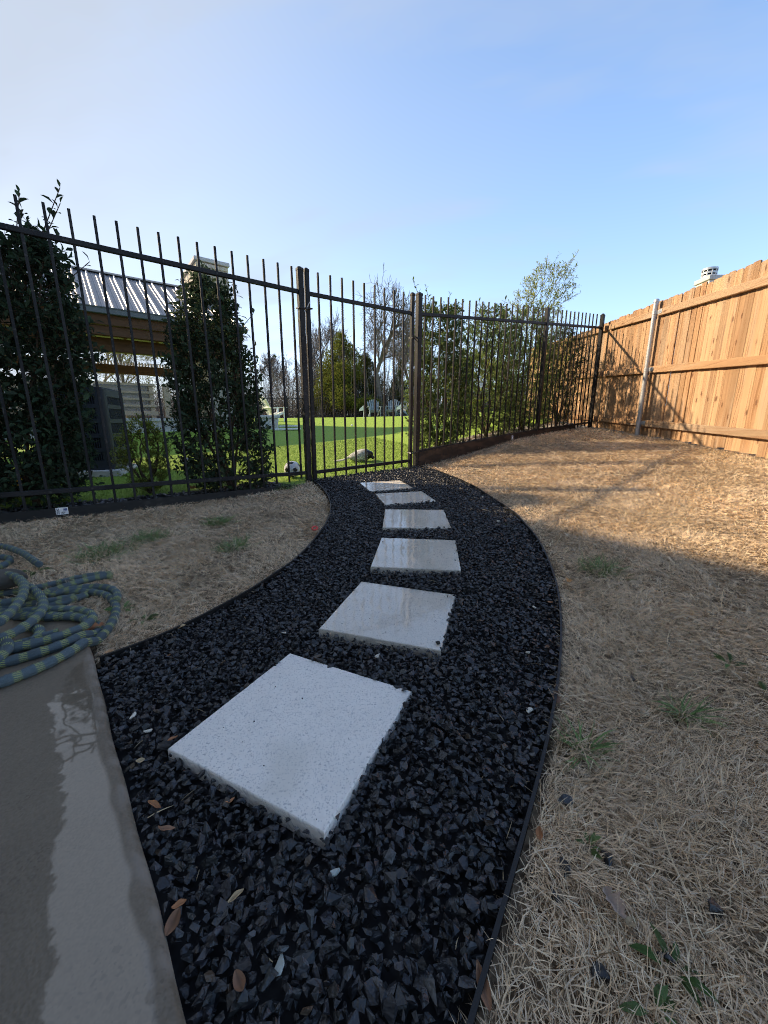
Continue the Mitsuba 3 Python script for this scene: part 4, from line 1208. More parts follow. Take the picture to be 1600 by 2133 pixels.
def bare_tree(label, base, height, r0, seed, lean=(0, 0), levels=6, spread=.55, fork=.38, colr=(.19, .165, .145), group=None, name='bare_tree', twig=.008):
    rg = np.random.default_rng(seed)
    z0 = float(gz(*base)) - .1
    trunk, limbs = [], []

    def grow(p, d, L, r, lev):
        n = 3 if lev < levels - 1 else 2
        cur = np.array(p)
        for k in range(n):
            d = unit(d + rg.normal(0, .15 if lev else .07, 3) + [0, 0, .06])
            nx = cur + d * L / n
            r1 = max(r * (1 - .28 * (k + 1) / n), twig * .55)
            (trunk if lev == 0 else limbs).append([*cur, *nx, max(r * (1 - .28 * k / n), twig * .6), r1])
            cur = nx
            if lev >= 1 and lev < levels and rg.random() < .65:
                side(cur, d, L * rg.uniform(.45, .75), r1 * .55, lev + 1)
        if lev < levels:
            m = 2 if rg.random() < .7 else 3
            for _ in range(m):
                side(cur, d, L * rg.uniform(.62, .88), r * .62, lev + 1)

    def side(p, d, L, r, lev):
        a = rg.normal(size=3)
        a = unit(a - d * (a @ d))
        nd = unit(d + a * rg.uniform(.5, 1.1) * spread * 1.6)
        grow(p, nd, L, max(r, twig), lev)

    grow(np.array([*base, z0]), unit(np.array([lean[0], lean[1], 1.0])), height * fork, r0, 0)
    t = np.vstack([[s[:3] + [], ] for s in []]) if False else None
    top = max(s[5] for s in limbs)
    f = height / (top - z0)
    S = np.array(trunk + limbs)
    for c in (2, 5):
        S[:, c] = z0 + (S[:, c] - z0) * f
    k = thing(name, label, 'tree', 'bare trees of the woods')
    for nm, s in (('trunk', S[:len(trunk)]), ('crown', S[len(trunk):])):
        m = segs_mesh(s, 6 if nm == 'trunk' else 3)
        obj(nm, m, 'mat_bark', k, smooth=(nm == 'trunk'), color=np.clip(np.tile(colr, (len(m.vertices), 1)) * (.75 + .5 * meshkit.noise(np.asarray(m.vertices) * 1.5, 2)[:, None]), 0, 1))
    return k


bare_tree('big bare tree with a forked crooked trunk seen over the gate', (-.15, 25.5 + 3.2), 9.6, .24, 7, lean=(-.16, 0), levels=6, spread=.78, fork=.22, twig=.011, colr=(.13, .112, .098))
bare_tree('bare tree behind the left side of the cedar', (-4.6, 33.0), 8.4, .16, 12, levels=6, spread=.6, fork=.2, twig=.012)
bare_tree('bare tree right of the big forked tree, partly behind the gate posts', (2.6, 34.0), 9.4, .16, 15, levels=6, spread=.55, fork=.2, twig=.012)
bare_tree('slender bare tree seen under the pavilion roof at its left', (-21.5, 31), 9.2, .14, 18, levels=6, spread=.5, fork=.22, twig=.013)
for i, (x, y, h, l) in enumerate([(-13.5, 36, 6.0, 'low grey bare tree in the woods behind the middle shrub'), (-10.8, 37, 6.4, 'low grey bare tree in the woods between middle shrub and gate'), (-9.0, 35, 5.8, 'low grey bare tree in the woods just left of the gate'),
                                  (-6.6, 38, 6.2, 'low grey bare tree in the woods behind the left gate posts'), (5.5, 36, 6.5, 'bare tree far behind the shrub right of the gate'), (9, 33, 6.5, 'bare tree far behind the middle post of the right fence')]):
    bare_tree(l, (x, y), h, .11, 40 + i, levels=6, spread=.6, fork=.2, twig=.012)

# dense undergrowth of the woods
rg = np.random.default_rng(61)
n = 8000
X, Y = rg.uniform(-30, 18, n), rg.uniform(28.6, 40, n)
h = rg.uniform(.8, 4.2, n) * (.6 + .9 * meshkit.fbm(np.c_[X * .3, Y * .3, X * 0], 3, 4))
z = gz(X, Y) - .05
dx, dy = rg.normal(0, .16, n) * h, rg.normal(0, .16, n) * h
S1 = np.c_[X, Y, z, X + dx, Y + dy, z + h, rg.uniform(.010, .024, n), np.full(n, .005)]
k = rg.integers(0, n, 20000)
f = rg.uniform(.25, 1, 20000)
P = S1[k, :3] + (S1[k, 3:6] - S1[k, :3]) * f[:, None]
Q = P + unit(np.c_[rg.normal(0, 1, 20000), rg.normal(0, 1, 20000), rg.uniform(.2, 1.6, 20000)]) * rg.uniform(.2, .8, (20000, 1))
m = segs_mesh(np.vstack([S1, np.c_[P, Q, np.full(20000, .009), np.full(20000, .004)]]), 3)
tone = rg.random(n + 20000)[:, None]
c = np.repeat(np.where(tone < .6, [.20, .175, .15], np.where(tone < .85, [.28, .21, .145], [.10, .08, .065])) * rg.uniform(.7, 1.3, (n + 20000, 1)), 6, 0)
obj('brush', m, 'mat_bark', color=c, kind='stuff', label='grey brown leafless undergrowth of the woods behind the far fence')
n = 30000
X, Y = rg.uniform(-30, 18, n), rg.uniform(28.8, 38, n)
hh = 3.0 * meshkit.fbm(np.c_[X * .35, Y * .35, X * 0], 3, 14)
P = np.c_[X, Y, gz(X, Y) + rg.random(n) ** 1.6 * (.5 + hh)]
m, c, _, _ = leaf_object(P, rg.normal(size=(n, 3)), rg.normal(size=(n, 3)), rg.uniform(.08, .16, n), rg.uniform(.05, .10, n), [.22, .165, .11], rg, .5)
obj('leaf_litter', m, 'mat_dead_leaf', color=c, kind='stuff', label='withered leaves hanging in the undergrowth of the woods')


def leafy_tree(label, base, blobs, n, LL, colr, seed, trunk_h, trunk_r, name='tree', aspect=.45, lean=0.0, upright=0.0):
    """crown from clumps: blobs rows (dx, dy, z, rx, rz)"""
    rg = np.random.default_rng(seed)
    key = thing(name, label, 'tree', 'cedars beyond the putting lawn' if name == 'cedar_tree' else None)
    z0 = float(gz(*base))
    st = [tube(np.array([[*base, z0 - .1], [base[0] + lean * .3, base[1], z0 + trunk_h * .5], [base[0] + lean, base[1], z0 + trunk_h]]), [trunk_r, trunk_r * .7, trunk_r * .35], 8)]
    LP, LA = [], []
    wsum = sum(b[3] ** 2 * b[4] for b in blobs)
    for b in blobs:
        c = np.array([base[0] + b[0], base[1] + b[1], z0 + b[2]])
        st.append(tube(np.array([[base[0] + lean * .5, base[1], z0 + min(trunk_h, b[2]) * .6], (c + [base[0], base[1], z0 + min(trunk_h, b[2])]) / 2, c]), [trunk_r * .35, trunk_r * .2, .01], 5))
        k = max(30, int(n * b[3] ** 2 * b[4] / wsum))
        m = 26
        cl = unit(rg.normal(size=(m, 3))) * (rg.random((m, 1)) ** .4)
        which_ = rg.integers(0, m, k)
        d = cl[which_] + rg.normal(0, .2, (k, 3))
        LP.append(c + d * [b[3], b[3], b[4]])
        LA.append(d + rg.normal(0, .5, (k, 3)) + [0, 0, upright])
    LP, LA = np.vstack(LP), np.vstack(LA)
    keep = LP[:, 2] > gz(LP[:, 0], LP[:, 1]) + .05
    LP, LA = LP[keep], LA[keep]
    k = len(LP)
    L = LL * rg.uniform(.6, 1.3, k)
    m, c, _, _ = leaf_object(LP, LA, rg.normal(0, 1, (k, 3)) + [0, 0, .6], L, L * aspect, colr, rg, .4)
    obj('crown', m, 'mat_soft_leaf', key, color=c)
    w = cat(st)
    obj('trunk', w, 'mat_bark', key, smooth=True, color=np.tile([.11, .085, .065], (len(w.vertices), 1)))


def cone_blobs(h, r, k, seed):
    rg = np.random.default_rng(seed)
    out = []
    for _ in range(k):
        f = rg.random() ** 1.25
        z = .12 * h + f * h * .84
        rr = r * (1 - f) ** .75 * rg.uniform(.35, .95)
        a = rg.uniform(0, 6.28)
        out.append((math.cos(a) * rr, math.sin(a) * rr, z, r * rg.uniform(.20, .34) * (1.05 - .6 * f), h * rg.uniform(.07, .12)))
    return out + [(0, 0, h * .93, r * .12, h * .09)]


leafy_tree('olive green cedar seen through the gate', (-3.05, 29.6), cone_blobs(5.7, 3.0, 60, 3), 30000, .17, [.12, .135, .030], 71, 5.2, .16, name='cedar_tree', aspect=.32, upright=.8)
leafy_tree('darker cedar half hidden behind the olive green cedar', (-1.35, 31.0), cone_blobs(4.6, 2.3, 40, 5), 17000, .17, [.060, .075, .024], 72, 4.2, .14, name='cedar_tree', aspect=.32, upright=.8)
leafy_tree('small dark cedar below the big forked tree', (1.2, 30.0), cone_blobs(3.9, 1.3, 24, 8), 6000, .16, [.055, .07, .022], 74, 3.4, .12, name='cedar_tree', aspect=.32, upright=.8)
leafy_tree('airy olive tree seen under the pavilion roof', (-12.6, 19.5), [(-1.2, 0, 2.2, 1.0, .7), (0, 0, 3.3, 1.3, .9), (1.2, 0, 2.6, 1.2, .9), (.3, .3, 1.7, 1.2, .6), (-.7, 0, 4.2, .9, .6), (1.8, 0, 3.7, .9, .7), (1.6, 0, 1.6, .9, .5), (2.4, .2, 2.6, .7, .6)], 6500, .085, [.13, .14, .045], 73, 3.4, .10, name='olive_tree', aspect=.3)

# ------------------------------------------------------------------ far iron fence
F_ = thing('iron_fence', 'low thin black fence along the far side of the putting lawn', 'fence', 'black iron fences')
xs = np.arange(-26, 14, .125)
zf = lambda x: float(gz(x, 27.9))
ZF = gz(xs, np.full(len(xs), 27.9))
pk = np.c_[xs, np.full(len(xs), 27.9), ZF, xs, np.full(len(xs), 27.9), ZF + 1.40, np.full(len(xs), .009), np.full(len(xs), .009)]
obj('pickets', segs_mesh(pk, 4), 'mat_black_metal', F_, kind='stuff')
for x in np.arange(-26, 14, 2.4):
    obj('post', box([x - .03, 27.87, zf(x) - .1], [x + .03, 27.93, zf(x) + 1.5]), 'mat_black_metal', F_)
for dz in (1.32, .12):
    xr = np.arange(-26, 14.1, 2.4)
    obj('rail', cat([rail([a, 27.9, zf(a) + dz], [b, 27.9, zf(b) + dz], .03, .04, .002) for a, b in zip(xr[:-1], xr[1:])]), 'mat_black_metal', F_)
# ------------------------------------------------------------------ pavilion
PO = np.array([-4.83, 10.0])
PE = FD                                  # along the eave
PN = FN                                  # towards the back


def in_pav(mesh):
    """(s along the eave, r towards the back, z)"""
    return xf(mesh, [PE[0], PE[1], 0], [PN[0], PN[1], 0], [0, 0, 1], [PO[0], PO[1], 0])


S0, S1, EZ, SLOPE, RR = -6.5, 1.45, 3.10, .52, 3.0
B_ = thing('pavilion', 'open cedar pavilion with a ribbed metal roof behind the left shrubs', 'pavilion')


def slope_box(s0, s1, r0, r1, h0, h1, flip=False):
    """slab lying on the roof slope from r0 to r1 (front slope; flip = back slope)"""
    zs = (lambda r: EZ + SLOPE * r) if not flip else (lambda r: EZ + SLOPE * (2 * RR - r))
    v = np.array([[s, r, zs(r) + h] for s in (s0, s1) for r in (r0, r1) for h in (h0, h1)])
    return trimesh.Trimesh(v, BF, process=False)


rf = obj('roof', in_pav(slope_box(S0, S1, -.05, RR, -.02, 0)), 'mat_roof', B_)
obj('roof', in_pav(slope_box(S0, S1, RR, 2 * RR + .05, -.02, 0, True)), 'mat_roof', B_, label='rear slope of the pavilion roof')
for k in range(27):
    s = S0 + .06 + k * .3
    rb = []
    for ds, hh, ww in ((0, .045, .035), (.10, .013, .02), (.20, .013, .02)):
        v = np.array([[s + ds + a, r, EZ + SLOPE * r + h] for r in (-.06, RR - .04) for a, h in ((-ww, -.002), (-ww * .45, hh), (ww * .45, hh), (ww, -.002))])
        rb.append(trimesh.Trimesh(v, [[0, 4, 5], [0, 5, 1], [1, 5, 6], [1, 6, 2], [2, 6, 7], [2, 7, 3], [0, 1, 2], [0, 2, 3], [4, 6, 5], [4, 7, 6]], process=False))
    obj('rib', in_pav(cat(rb)), 'mat_roof', rf)
obj('ridge_cap', in_pav(cat(slope_box(S0 - .02, S1 + .02, RR - .16, RR + .0, .048, .058), slope_box(S0 - .02, S1 + .02, RR, RR + .16, .048, .058, True))), 'mat_gutter', B_)
obj('gutter', in_pav(cat(cbox([S0, -.17, EZ - .12], [S1 + .02, -.06, EZ + .012], .012), cbox([S0, -.19, EZ - .01], [S1 + .02, -.165, EZ + .016], .004))), 'mat_gutter', B_)
for nm, r0, r1, z0, z1 in (('fascia', -.06, -.015, EZ - .32, EZ - .03), ('beam', .02, .16, EZ - .52, EZ - .315), ('beam', .45, .62, EZ - .78, EZ - .50), ('beam', 2 * RR - .62, 2 * RR - .45, EZ - .78, EZ - .50)):
    obj(nm, in_pav(cbox([S0 + .05, r0, z0], [S1 - .05, r1, z1], .006)), 'mat_cedar', B_)
obj('soffit', in_pav(slope_box(S0 + .02, S1 - .02, .02, RR - .02, -.06, -.03)), 'mat_cedar', B_)
obj('corrugated_edge', in_pav(cat([cbox([S0 + .1 + k * .09, 2 * RR - .44, EZ - .50], [S0 + .15 + k * .09, 2 * RR - .38, EZ - .36], .004) for k in range(86)])), 'mat_cream_paint', B_)
for s in (S1 - .12, -2.6, S0 + .1):
    for r in (.53, 2 * RR - .53):
        p = PO + PE * s + PN * r
        obj('post', in_pav(cbox([s - .08, r - .08, float(gz(*p)) - .1], [s + .08, r + .08, EZ - .78], .006)), 'mat_cedar', B_)
for k in range(9):
    s = S0 + .2 + k * .92
    obj('rafter', in_pav(cat(slope_box(s - .03, s + .03, .2, RR, -.22, -.062), slope_box(s - .03, s + .03, RR, 2 * RR - .2, -.22, -.062, True))), 'mat_cedar', B_)

# stone chimney through the roof
H_ = thing('chimney', 'cream limestone chimney standing through the pavilion roof', 'chimney')
cs0, cs1, cr0, cr1, ct = .79, 1.62, 1.5, 3.2, 5.10
gp = PO + PE * 1.2 + PN * 2.3
zc0 = float(gz(*gp)) - .1
obj('core', in_pav(box([cs0 + .03, cr0 + .03, zc0], [cs1 - .03, cr1 - .03, ct - .02])), 'mat_mortar', H_)
rg = np.random.default_rng(81)
for face in range(3):
    z = 3.3
    while z < ct - .13:
        hgt = min(rg.choice([.10, .14, .17]), ct - .12 - z)
        lo, hi = ((cs0, cs1), (cr0, cr1), (cr0, cr1))[face]
        a = lo
        while a < hi - .02:
            wd = min(rg.uniform(.15, .42), hi - a)
            if hi - a - wd < .1:
                wd = hi - a
            o = rg.uniform(0, .018)
            g_ = .006
            if face == 0:
                b = cbox([a + g_, cr0 - o, z + g_], [a + wd - g_, cr0 + .05, z + hgt - g_], .009)
            elif face == 1:
                b = cbox([cs0 - o, a + g_, z + g_], [cs0 + .05, a + wd - g_, z + hgt - g_], .009)
            else:
                b = cbox([cs1 - .05, a + g_, z + g_], [cs1 + o, a + wd - g_, z + hgt - g_], .009)
            b = in_pav(b)
            obj('stone', b, 'mat_limestone', H_, color=np.tile(np.array([.50, .45, .36]) * rg.uniform(.72, 1.15) * (1 + rg.uniform(-.05, .05, 3)), (len(b.vertices), 1)))
            a += wd
        z += hgt
obj('cap', in_pav(cbox([cs0 - .05, cr0 - .05, ct - .10], [cs1 + .05, cr1 + .05, ct], .012)), 'mat_white_stone', H_)

# seat wall, slatted sofa frame and firewood holder under the pavilion
def gpz(s, r):
    return float(gz(*(PO + PE * s + PN * r)))


Q_ = thing('seat_wall', 'low white stone wall below the slatted sofa', 'wall')
z0 = gpz(-2, .6)
for k in range(9):
    obj('block', in_pav(cbox([-5.0 + k * .62 + .004, .35, z0 - .15], [-5.0 + (k + 1) * .62 - .004, .75, z0 + .30], .008)), 'mat_white_stone', Q_)
obj('coping', in_pav(cbox([-5.02, .30, z0 + .302], [.60, .80, z0 + .37], .008)), 'mat_white_stone', Q_)
V_ = thing('garden_sofa', 'tan slatted sofa back with pale cushions on the low white wall', 'sofa')
zs = z0 + .372
for s in (-4.6, -3.3, -2.0, -.78):
    obj('post', in_pav(cbox([s - .045, .60, zs], [s + .045, .69, zs + .84], .006)), 'mat_tan_paint', V_)
for dz in (.12, .30, .46, .62, .80):
    obj('slat', in_pav(cbox([-4.7, .565, zs + dz - (.055 if dz < .2 else .028)], [-.68, .598, zs + dz + (.055 if dz < .2 else .028)], .004)), 'mat_tan_paint', V_)
for k in range(3):
    obj('cushion', in_pav(trimesh.smoothing.filter_taubin(cbox([-4.55 + k * 1.3, .70, zs + .12], [-3.38 + k * 1.3, .86, zs + .80], .05).subdivide().subdivide(), iterations=4)), 'mat_cushion', V_, smooth=60)
obj('arm_post', in_pav(cbox([-.52, .52, zs - .0], [-.38, .66, zs + .84], .01)), 'mat_tan_paint', V_)
t_ = PO + PE * .05 + PN * .05
k = thing('pool_float', 'orange and white toy at the foot of the white wall', 'toy')
tz = float(gz(*t_))
obj('base', xf(cbox([-.22, -.14, 0], [.22, .14, .07], .025), [PE[0], PE[1], 0], [PN[0], PN[1], 0], [0, 0, 1], [*t_, tz]), 'mat_white_paint', k)
obj('top', xf(cbox([-.12, -.10, .072], [.14, .10, .13], .02), [PE[0], PE[1], 0], [PN[0], PN[1], 0], [0, 0, 1], [*t_, tz]), 'mat_orange_plastic', k)

# ------------------------------------------------------------------ air conditioner
A_ = thing('air_conditioner', 'dark grey air conditioner unit behind the big left shrub', 'air conditioner')
ac, ay = np.array([-3.50, 4.62]), .30
az = float(gz(*ac))
acx = lambda m: xf(m, [math.cos(ay), math.sin(ay), 0], [-math.sin(ay), math.cos(ay), 0], [0, 0, 1], [*ac, az])
hw = .34
obj('pad', acx(cbox([-hw - .06, -hw - .06, -.05], [hw + .06, hw + .06, .05], .01)), 'mat_white_stone', A_)
obj('coil', acx(cbox([-hw + .03, -hw + .03, .05], [hw - .03, hw - .03, .88], .02)), 'mat_dark_void', A_)
from shapely.geometry import box as sbox
rp = sbox(-hw, -hw, hw, hw).buffer(-.07).buffer(.07, quad_segs=6)
top = trimesh.creation.extrude_polygon(rp, .05, engine='earcut')
top.apply_translation([0, 0, .885])
top2 = trimesh.creation.extrude_polygon(rp.buffer(-.02), .022, engine='earcut')
top2.apply_translation([0, 0, .933])
obj('top', acx(cat(top, top2)), 'mat_ac_metal', A_, smooth=35)
obj('base_rim', acx((lambda q: (q.apply_translation([0, 0, .05]), q)[1])(trimesh.creation.extrude_polygon(rp, .06, engine='earcut'))), 'mat_ac_metal', A_, smooth=35)
for sx in (-1, 1):
    for sy in (-1, 1):
        cp_ = tube(np.array([[sx * (hw - .07), sy * (hw - .07), .06], [sx * (hw - .07), sy * (hw - .07), .90]]), .0695, 20)
        obj('corner_post', acx(cp_), 'mat_ac_metal', A_, smooth=40)
for face, (ux, uy) in enumerate(((1, 0), (0, 1))):
    for s in (-1, 1):
        bars = []
        for zb in (.11, .25, .41, .57, .73, .86):
            lo, hi = ([-hw + .06, s * (hw - .004) - .006, zb], [hw - .06, s * (hw - .004) + .004, zb + .045])
            if face:
                lo, hi = [lo[1], lo[0], lo[2]], [hi[1], hi[0], hi[2]]
            bars.append(box(np.minimum(lo, hi), np.maximum(lo, hi)))
        fins = []
        for x in np.arange(-hw + .07, hw - .06, .022):
            lo, hi = [x, s * (hw - .012) - .006, .11], [x + .006, s * (hw - .012) + .006, .88]
            if face:
                lo, hi = [lo[1], lo[0], lo[2]], [hi[1], hi[0], hi[2]]
            fins.append(box(np.minimum(lo, hi), np.maximum(lo, hi)))
        obj('louver', acx(cat(bars + fins)), 'mat_ac_metal', A_)

# ------------------------------------------------------------------ things on the putting lawn


def adirondack(label, x, y, yaw, material, sc=1.0):
    k = thing('adirondack_chair', label, 'chair', 'adirondack chairs on the far lawn')
    z = float(gz(x, y))
    put = lambda m: xf(m, [math.cos(yaw) * sc, math.sin(yaw) * sc, 0], [-math.sin(yaw) * sc, math.cos(yaw) * sc, 0], [0, 0, sc], [x, y, z])
    for i in range(6):
        f = i / 5
        obj('seat_slat', put(rail([-.26, -.30 + f * .46, .38 - f * .14], [.26, -.30 + f * .46, .38 - f * .14], .075, .02)), material, k)
    for i in range(6):
        f = (i - 2.5) / 2.5
        obj('back_slat', put(rail([f * .22, .16, .24], [f * .31, .50, .98 - .12 * f * f], .075, .02)), material, k)
    obj('back_rail', put(rail([-.30, .33, .56], [.30, .33, .56], .025, .06)), material, k)
    for s in (-1, 1):
        obj('arm', put(rail([s * .33, -.38, .56], [s * .33, .36, .54], .12, .022)), material, k)
        obj('leg', put(cbox([s * .30 - .015, -.34, 0], [s * .30 + .015, -.25, .55])), material, k)
        obj('leg', put(rail([s * .265, -.30, .37], [s * .265, .52, .02], .025, .09)), material, k)


adirondack('pale blue adirondack chair on the far lawn, left of the group', -.62, 25.6, .2, 'mat_pale_blue_paint', 1.12)
adirondack('pale blue adirondack chair on the far lawn, middle of the group', .52, 25.8, -.25, 'mat_pale_blue_paint', 1.12)
adirondack('pale blue adirondack chair nearest to the right gate posts', 1.1, 26.2, -.7, 'mat_pale_blue_paint', 1.08)
adirondack('white and grey adirondack chair beside the stone block left of the gate', -4.75, 17.2, 2.3, 'mat_white_paint', 1.05)
for x, y, l, s in ((-1.03, 19.7, 'white golf flag on the lawn seen left of the chairs', -1), (.86, 20.8, 'pale golf flag next to the right gate post', -1)):
    k = thing('golf_flag', l, 'flag', 'golf flags')
    z = float(gz(x, y))
    obj('pole', tube(np.array([[x, y, z - .05], [x, y, z + .62]]), .014, 8), 'mat_white_paint', k, smooth=40)
    fl = np.array([[x, y, z + .62], [x, y, z + .40], [x + s * .22, y + .03, z + .36], [x + s * .20, y + .02, z + .46]])
    v = np.vstack([fl, fl + [0, .006, 0]])
    obj('flag', trimesh.convex.convex_hull(v), 'mat_white_paint', k)
k = thing('golf_ball', 'white golf ball in the shaded strip of the lawn', 'ball')
b = trimesh.creation.icosphere(2, .034)
b.apply_translation([-1.03, 12.63, float(gz(-1.03, 12.63)) + .03])
scene[k] = ply(b, 'mat_white_paint', True)
k = thing('stone_block', 'pale square stone block on the lawn beside the shrub', 'block')
z = float(gz(-3.42, 11.5))
obj('body', xf(cbox([-.25, -.25, -.03], [.25, .25, .30], .015), [FD[0], FD[1], 0], [FN[0], FN[1], 0], [0, 0, 1], [-3.42, 11.5, z]), 'mat_white_stone', k)
obj('slab', xf(cbox([-.30, -.30, .302], [.30, .30, .38], .012), [FD[0], FD[1], 0], [FN[0], FN[1], 0], [0, 0, 1], [-3.42, 11.5, z]), 'mat_white_stone', k)
for x, y, yaw, L, l in ((-2.72, 11.0, .1, .75, 'white flat board lying on the lawn, nearer one'), (-3.0, 12.4, -.1, .6, 'white flat board lying on the lawn, farther one')):
    z = float(gz(x, y))
    obj('white_board', xf(cbox([-L / 2, -.09, 0], [L / 2, .09, .05], .012), [math.cos(yaw), math.sin(yaw), .03], [-math.sin(yaw), math.cos(yaw), .03], [0, 0, 1], [x, y, z]), 'mat_white_paint', label=l, category='board', group='white boards on the lawn')

# speckled plush toy with a tail, lying on the turf behind the gate
k = thing('plush_toy', 'grey speckled toy with a dark end and a pale tail lying on the lawn', 'toy')
o = np.array([-.31, 5.22])
z = float(gz(*o))
b = trimesh.creation.icosphere(3)
V = np.array(b.vertices)
taper = 1 - .30 * np.clip(-V[:, :1], 0, 1) - .05 * V[:, :1]
V = V * [.165, .095, .085] * np.c_[np.ones(len(V)), taper, taper]
V[:, 2] += .075 + .012 * np.sin(V[:, 0] * 14)
V *= 1 + .10 * (meshkit.fbm(V * 22, 3, 2)[:, None] - .5)
R2 = lambda v: v @ np.array([[.99, .12, .05], [-.12, .99, 0], [-.05, 0, 1]]) + [*o, z]
dark = V[np.asarray(b.faces)].mean(1)[:, 0] > .085
obj('body', trimesh.Trimesh(R2(V), np.asarray(b.faces)[~dark], process=False), 'mat_grey_plush', k, smooth=True)
obj('head', trimesh.Trimesh(R2(V * [1.02, 1.02, 1.0]), np.asarray(b.faces)[dark], process=False), 'mat_black_plastic', k, smooth=True)
tl = np.array([[-.15, 0, .07], [-.20, -.01, .045], [-.25, -.01, .028], [-.31, 0, .024], [-.36, .01, .022]])
obj('tail', tube(R2(tl), [.016, .014, .013, .013, .012], 8), 'mat_cream_paint', k, smooth=True)
for a in (-.06, .06):
    e = trimesh.creation.icosphere(2, .022)
    e.vertices = np.asarray(e.vertices) * [1, .6, 1.2]
    obj('ear', trimesh.Trimesh(R2(np.asarray(e.vertices) + [.155, a, .05]), e.faces, process=False), 'mat_black_plastic', k, smooth=True)

# ball behind the left fence
k = thing('ball', 'white ball with dark patches behind the foot of the left fence', 'ball')
bc = np.array([-.985, 4.13, float(gz(-.985, 4.13)) + .088])
b = trimesh.creation.icosphere(3, .088)
obj('shell', trimesh.Trimesh(np.asarray(b.vertices) + bc, b.faces, process=False), 'mat_label_white', k, smooth=True)
ico = trimesh.creation.icosphere(0)
for d in np.asarray(ico.vertices):
    a = unit(np.cross(d, [.3, .5, .8]))
    c = np.cross(d, a)
    ring = np.array([unit(d + .33 * (math.cos(t) * a + math.sin(t) * c)) for t in np.arange(5) / 5 * 2 * math.pi])
    mid = np.array([unit(d * 1 + .17 * (math.cos(t) * a + math.sin(t) * c)) for t in np.arange(5) / 5 * 2 * math.pi])
    v = np.vstack([[d], mid, ring]) * .0892 + bc
    f = [[0, 1 + i, 1 + (i + 1) % 5] for i in range(5)] + [[1 + i, 6 + i, 6 + (i + 1) % 5] for i in range(5)] + [[1 + i, 6 + (i + 1) % 5, 1 + (i + 1) % 5] for i in range(5)]
    obj('patch', trimesh.Trimesh(v, f, process=False), 'mat_black_plastic', k)

# solar path light
k = thing('path_light', 'white capped black stake light at the left edge of the middle shrub', 'lamp')
x, y = -2.10, 4.07
z = float(gz(x, y))
obj('stake', tube(np.array([[x, y, z - .03], [x + .01, y, z + .10], [x + .012, y, z + .20]]), [.010, .022, .026], 10), 'mat_black_plastic', k, smooth=40)
obj('cap', tube(np.array([[x + .012, y, z + .20], [x + .012, y, z + .205], [x + .012, y, z + .235], [x + .012, y, z + .25]]), [.03, .05, .048, .02], 14), 'mat_white_paint', k, smooth=30)

# toy truck behind the left shrub
k = thing('toy_truck', 'yellow toy truck half hidden under the big left shrub', 'toy')
x, y = -3.22, 3.30
z = float(gz(x, y))
tp = lambda m: xf(m, [.93, .37, 0], [-.37, .93, 0], [0, 0, 1], [x, y, z])
obj('bed', tp(cat(cbox([-.16, -.09, .09], [.06, .09, .11], .006), cbox([-.16, -.09, .11], [.06, -.075, .19], .005), cbox([-.16, .075, .11], [.06, .09, .19], .005), cbox([-.16, -.074, .11], [-.145, .074, .19], .005))), 'mat_yellow_plastic', k)
obj('cab', tp(cat(cbox([.075, -.08, .07], [.20, .08, .15], .012), cbox([.085, -.075, .151], [.16, .075, .22], .012))), 'mat_yellow_plastic', k)
for wx in (-.10, .13):
    for wy in (-.10, .10):
        obj('wheel', tp(tube(np.array([[wx, wy - .02, .055], [wx, wy + .02, .055]]), .055, 16)), 'mat_black_plastic', k, smooth=40)

# red ring and paper scrap on the left lawn
a = np.linspace(0, 2 * math.pi, 18)
x, y = -.418, 2.236
obj('red_ring', tube(np.c_[x + .016 * np.cos(a), y + .016 * np.sin(a), float(gz(x, y)) + .036 + .006 * np.sin(a)], .005, 6), 'mat_red_plastic', smooth=True, label='tiny red ring beside the left edging strip', category='ring')
x, y = -1.60, 3.33
obj('paper_scrap', xf(cbox([-.04, -.012, 0], [.04, .012, .006], .002), [FD[0], FD[1], .05], [FN[0], FN[1], 0], [0, 0, 1], [x, y, float(gz(x, y)) + .035]), 'mat_label_white', label='white scrap at the grass border below the left fence', category='litter')

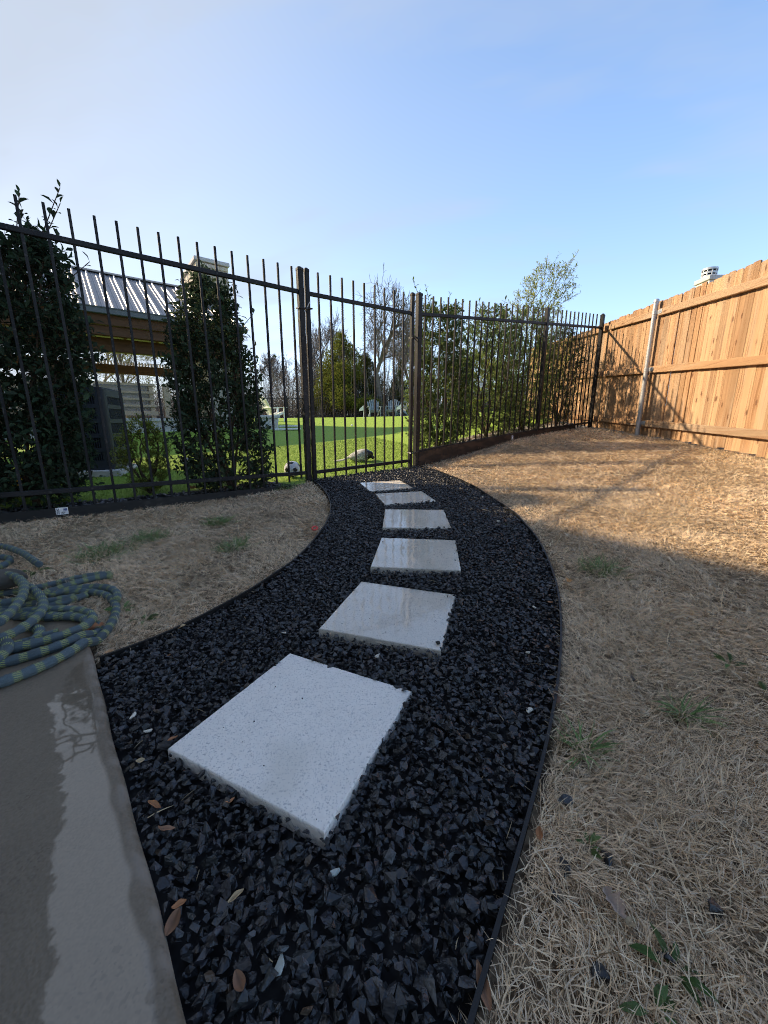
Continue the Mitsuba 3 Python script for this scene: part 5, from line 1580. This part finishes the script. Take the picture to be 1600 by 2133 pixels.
# ------------------------------------------------------------------ neighbouring chimney and the house that shades the yard
k = thing('roof_chimney', 'cream chimney box with round cap above the wooden fence', 'chimney')
cx, cy, cz_ = 13.72, 18.0, .26
obj('chase', cbox([cx + .06, cy + .06, .8], [cx + 1.1, cy + .80, 6.35 + cz_], .01), 'mat_cream_paint', k)
obj('cap', cbox([cx, cy, 6.352 + cz_], [cx + 1.16, cy + .86, 6.52 + cz_], .012), 'mat_white_stone', k)
ox, oy = cx + .28, cy + .42
for i, (z0, z1) in enumerate(((6.522 + cz_, 6.60 + cz_), (6.80 + cz_, 6.88 + cz_))):
    obj('ring', tube(np.array([[ox, oy, z0], [ox, oy, z1]]), .26 + .03 * i, 24), 'mat_galvanized', k, smooth=40)
obj('ring', tube(np.array([[ox, oy, 6.66 + cz_], [ox, oy, 6.73 + cz_]]), .27, 24), 'mat_galvanized', k, smooth=40)
for i in range(10):
    a = i / 10 * 6.283
    obj('strut', tube(np.array([[ox + .25 * math.cos(a), oy + .25 * math.sin(a), 6.59 + cz_], [ox + .26 * math.cos(a), oy + .26 * math.sin(a), 6.82 + cz_]]), .025, 6), 'mat_galvanized', k)
obj('core', tube(np.array([[ox, oy, 6.53 + cz_], [ox, oy, 6.85 + cz_]]), .2, 16), 'mat_dark_void', k)

HN = -SN
in_house = lambda m: xf(m, [SE[0], SE[1], 0], [HN[0], HN[1], 0], [0, 0, 1], [0, 0, 0])
k = thing('pale_house', 'pale two storey house whose eave shades the front of the yard', 'house')
EV, ED, HS0, HS1 = 5.71, 2.23, -11.2, 7.0
obj('wall', in_house(box([HS0 + .4, ED + .42, -.3], [HS1, ED + 9, EV - .05])), 'mat_cream_paint', k)
rv = np.array([[HS0, ED, EV], [HS1 + .4, ED, EV], [HS1 + .4, ED + 9.8, EV], [HS0, ED + 9.8, EV], [HS0 + 4.9, ED + 4.9, EV + 2.4], [HS1 + .4, ED + 4.9, EV + 2.4]])
rv = np.vstack([rv, rv - [0, 0, .12]])
hull = trimesh.convex.convex_hull(rv)
obj('roof', in_house(hull), 'mat_shingle', k)
obj('gutter', in_house(cbox([HS0, ED - .11, EV - .13], [HS1 + .4, ED - .004, EV - .01], .01)), 'mat_white_paint', k)
for s in (-8.5, -4.5, -.5, 3.5):
    w = obj('window', in_house(cbox([s, ED + .40, 1.0], [s + 1.2, ED + .44, 2.3], .006)), 'mat_white_paint', k)
    obj('pane', in_house(box([s + .08, ED + .396, 1.08], [s + 1.12, ED + .399, 2.22])), 'mat_ac_metal', w)
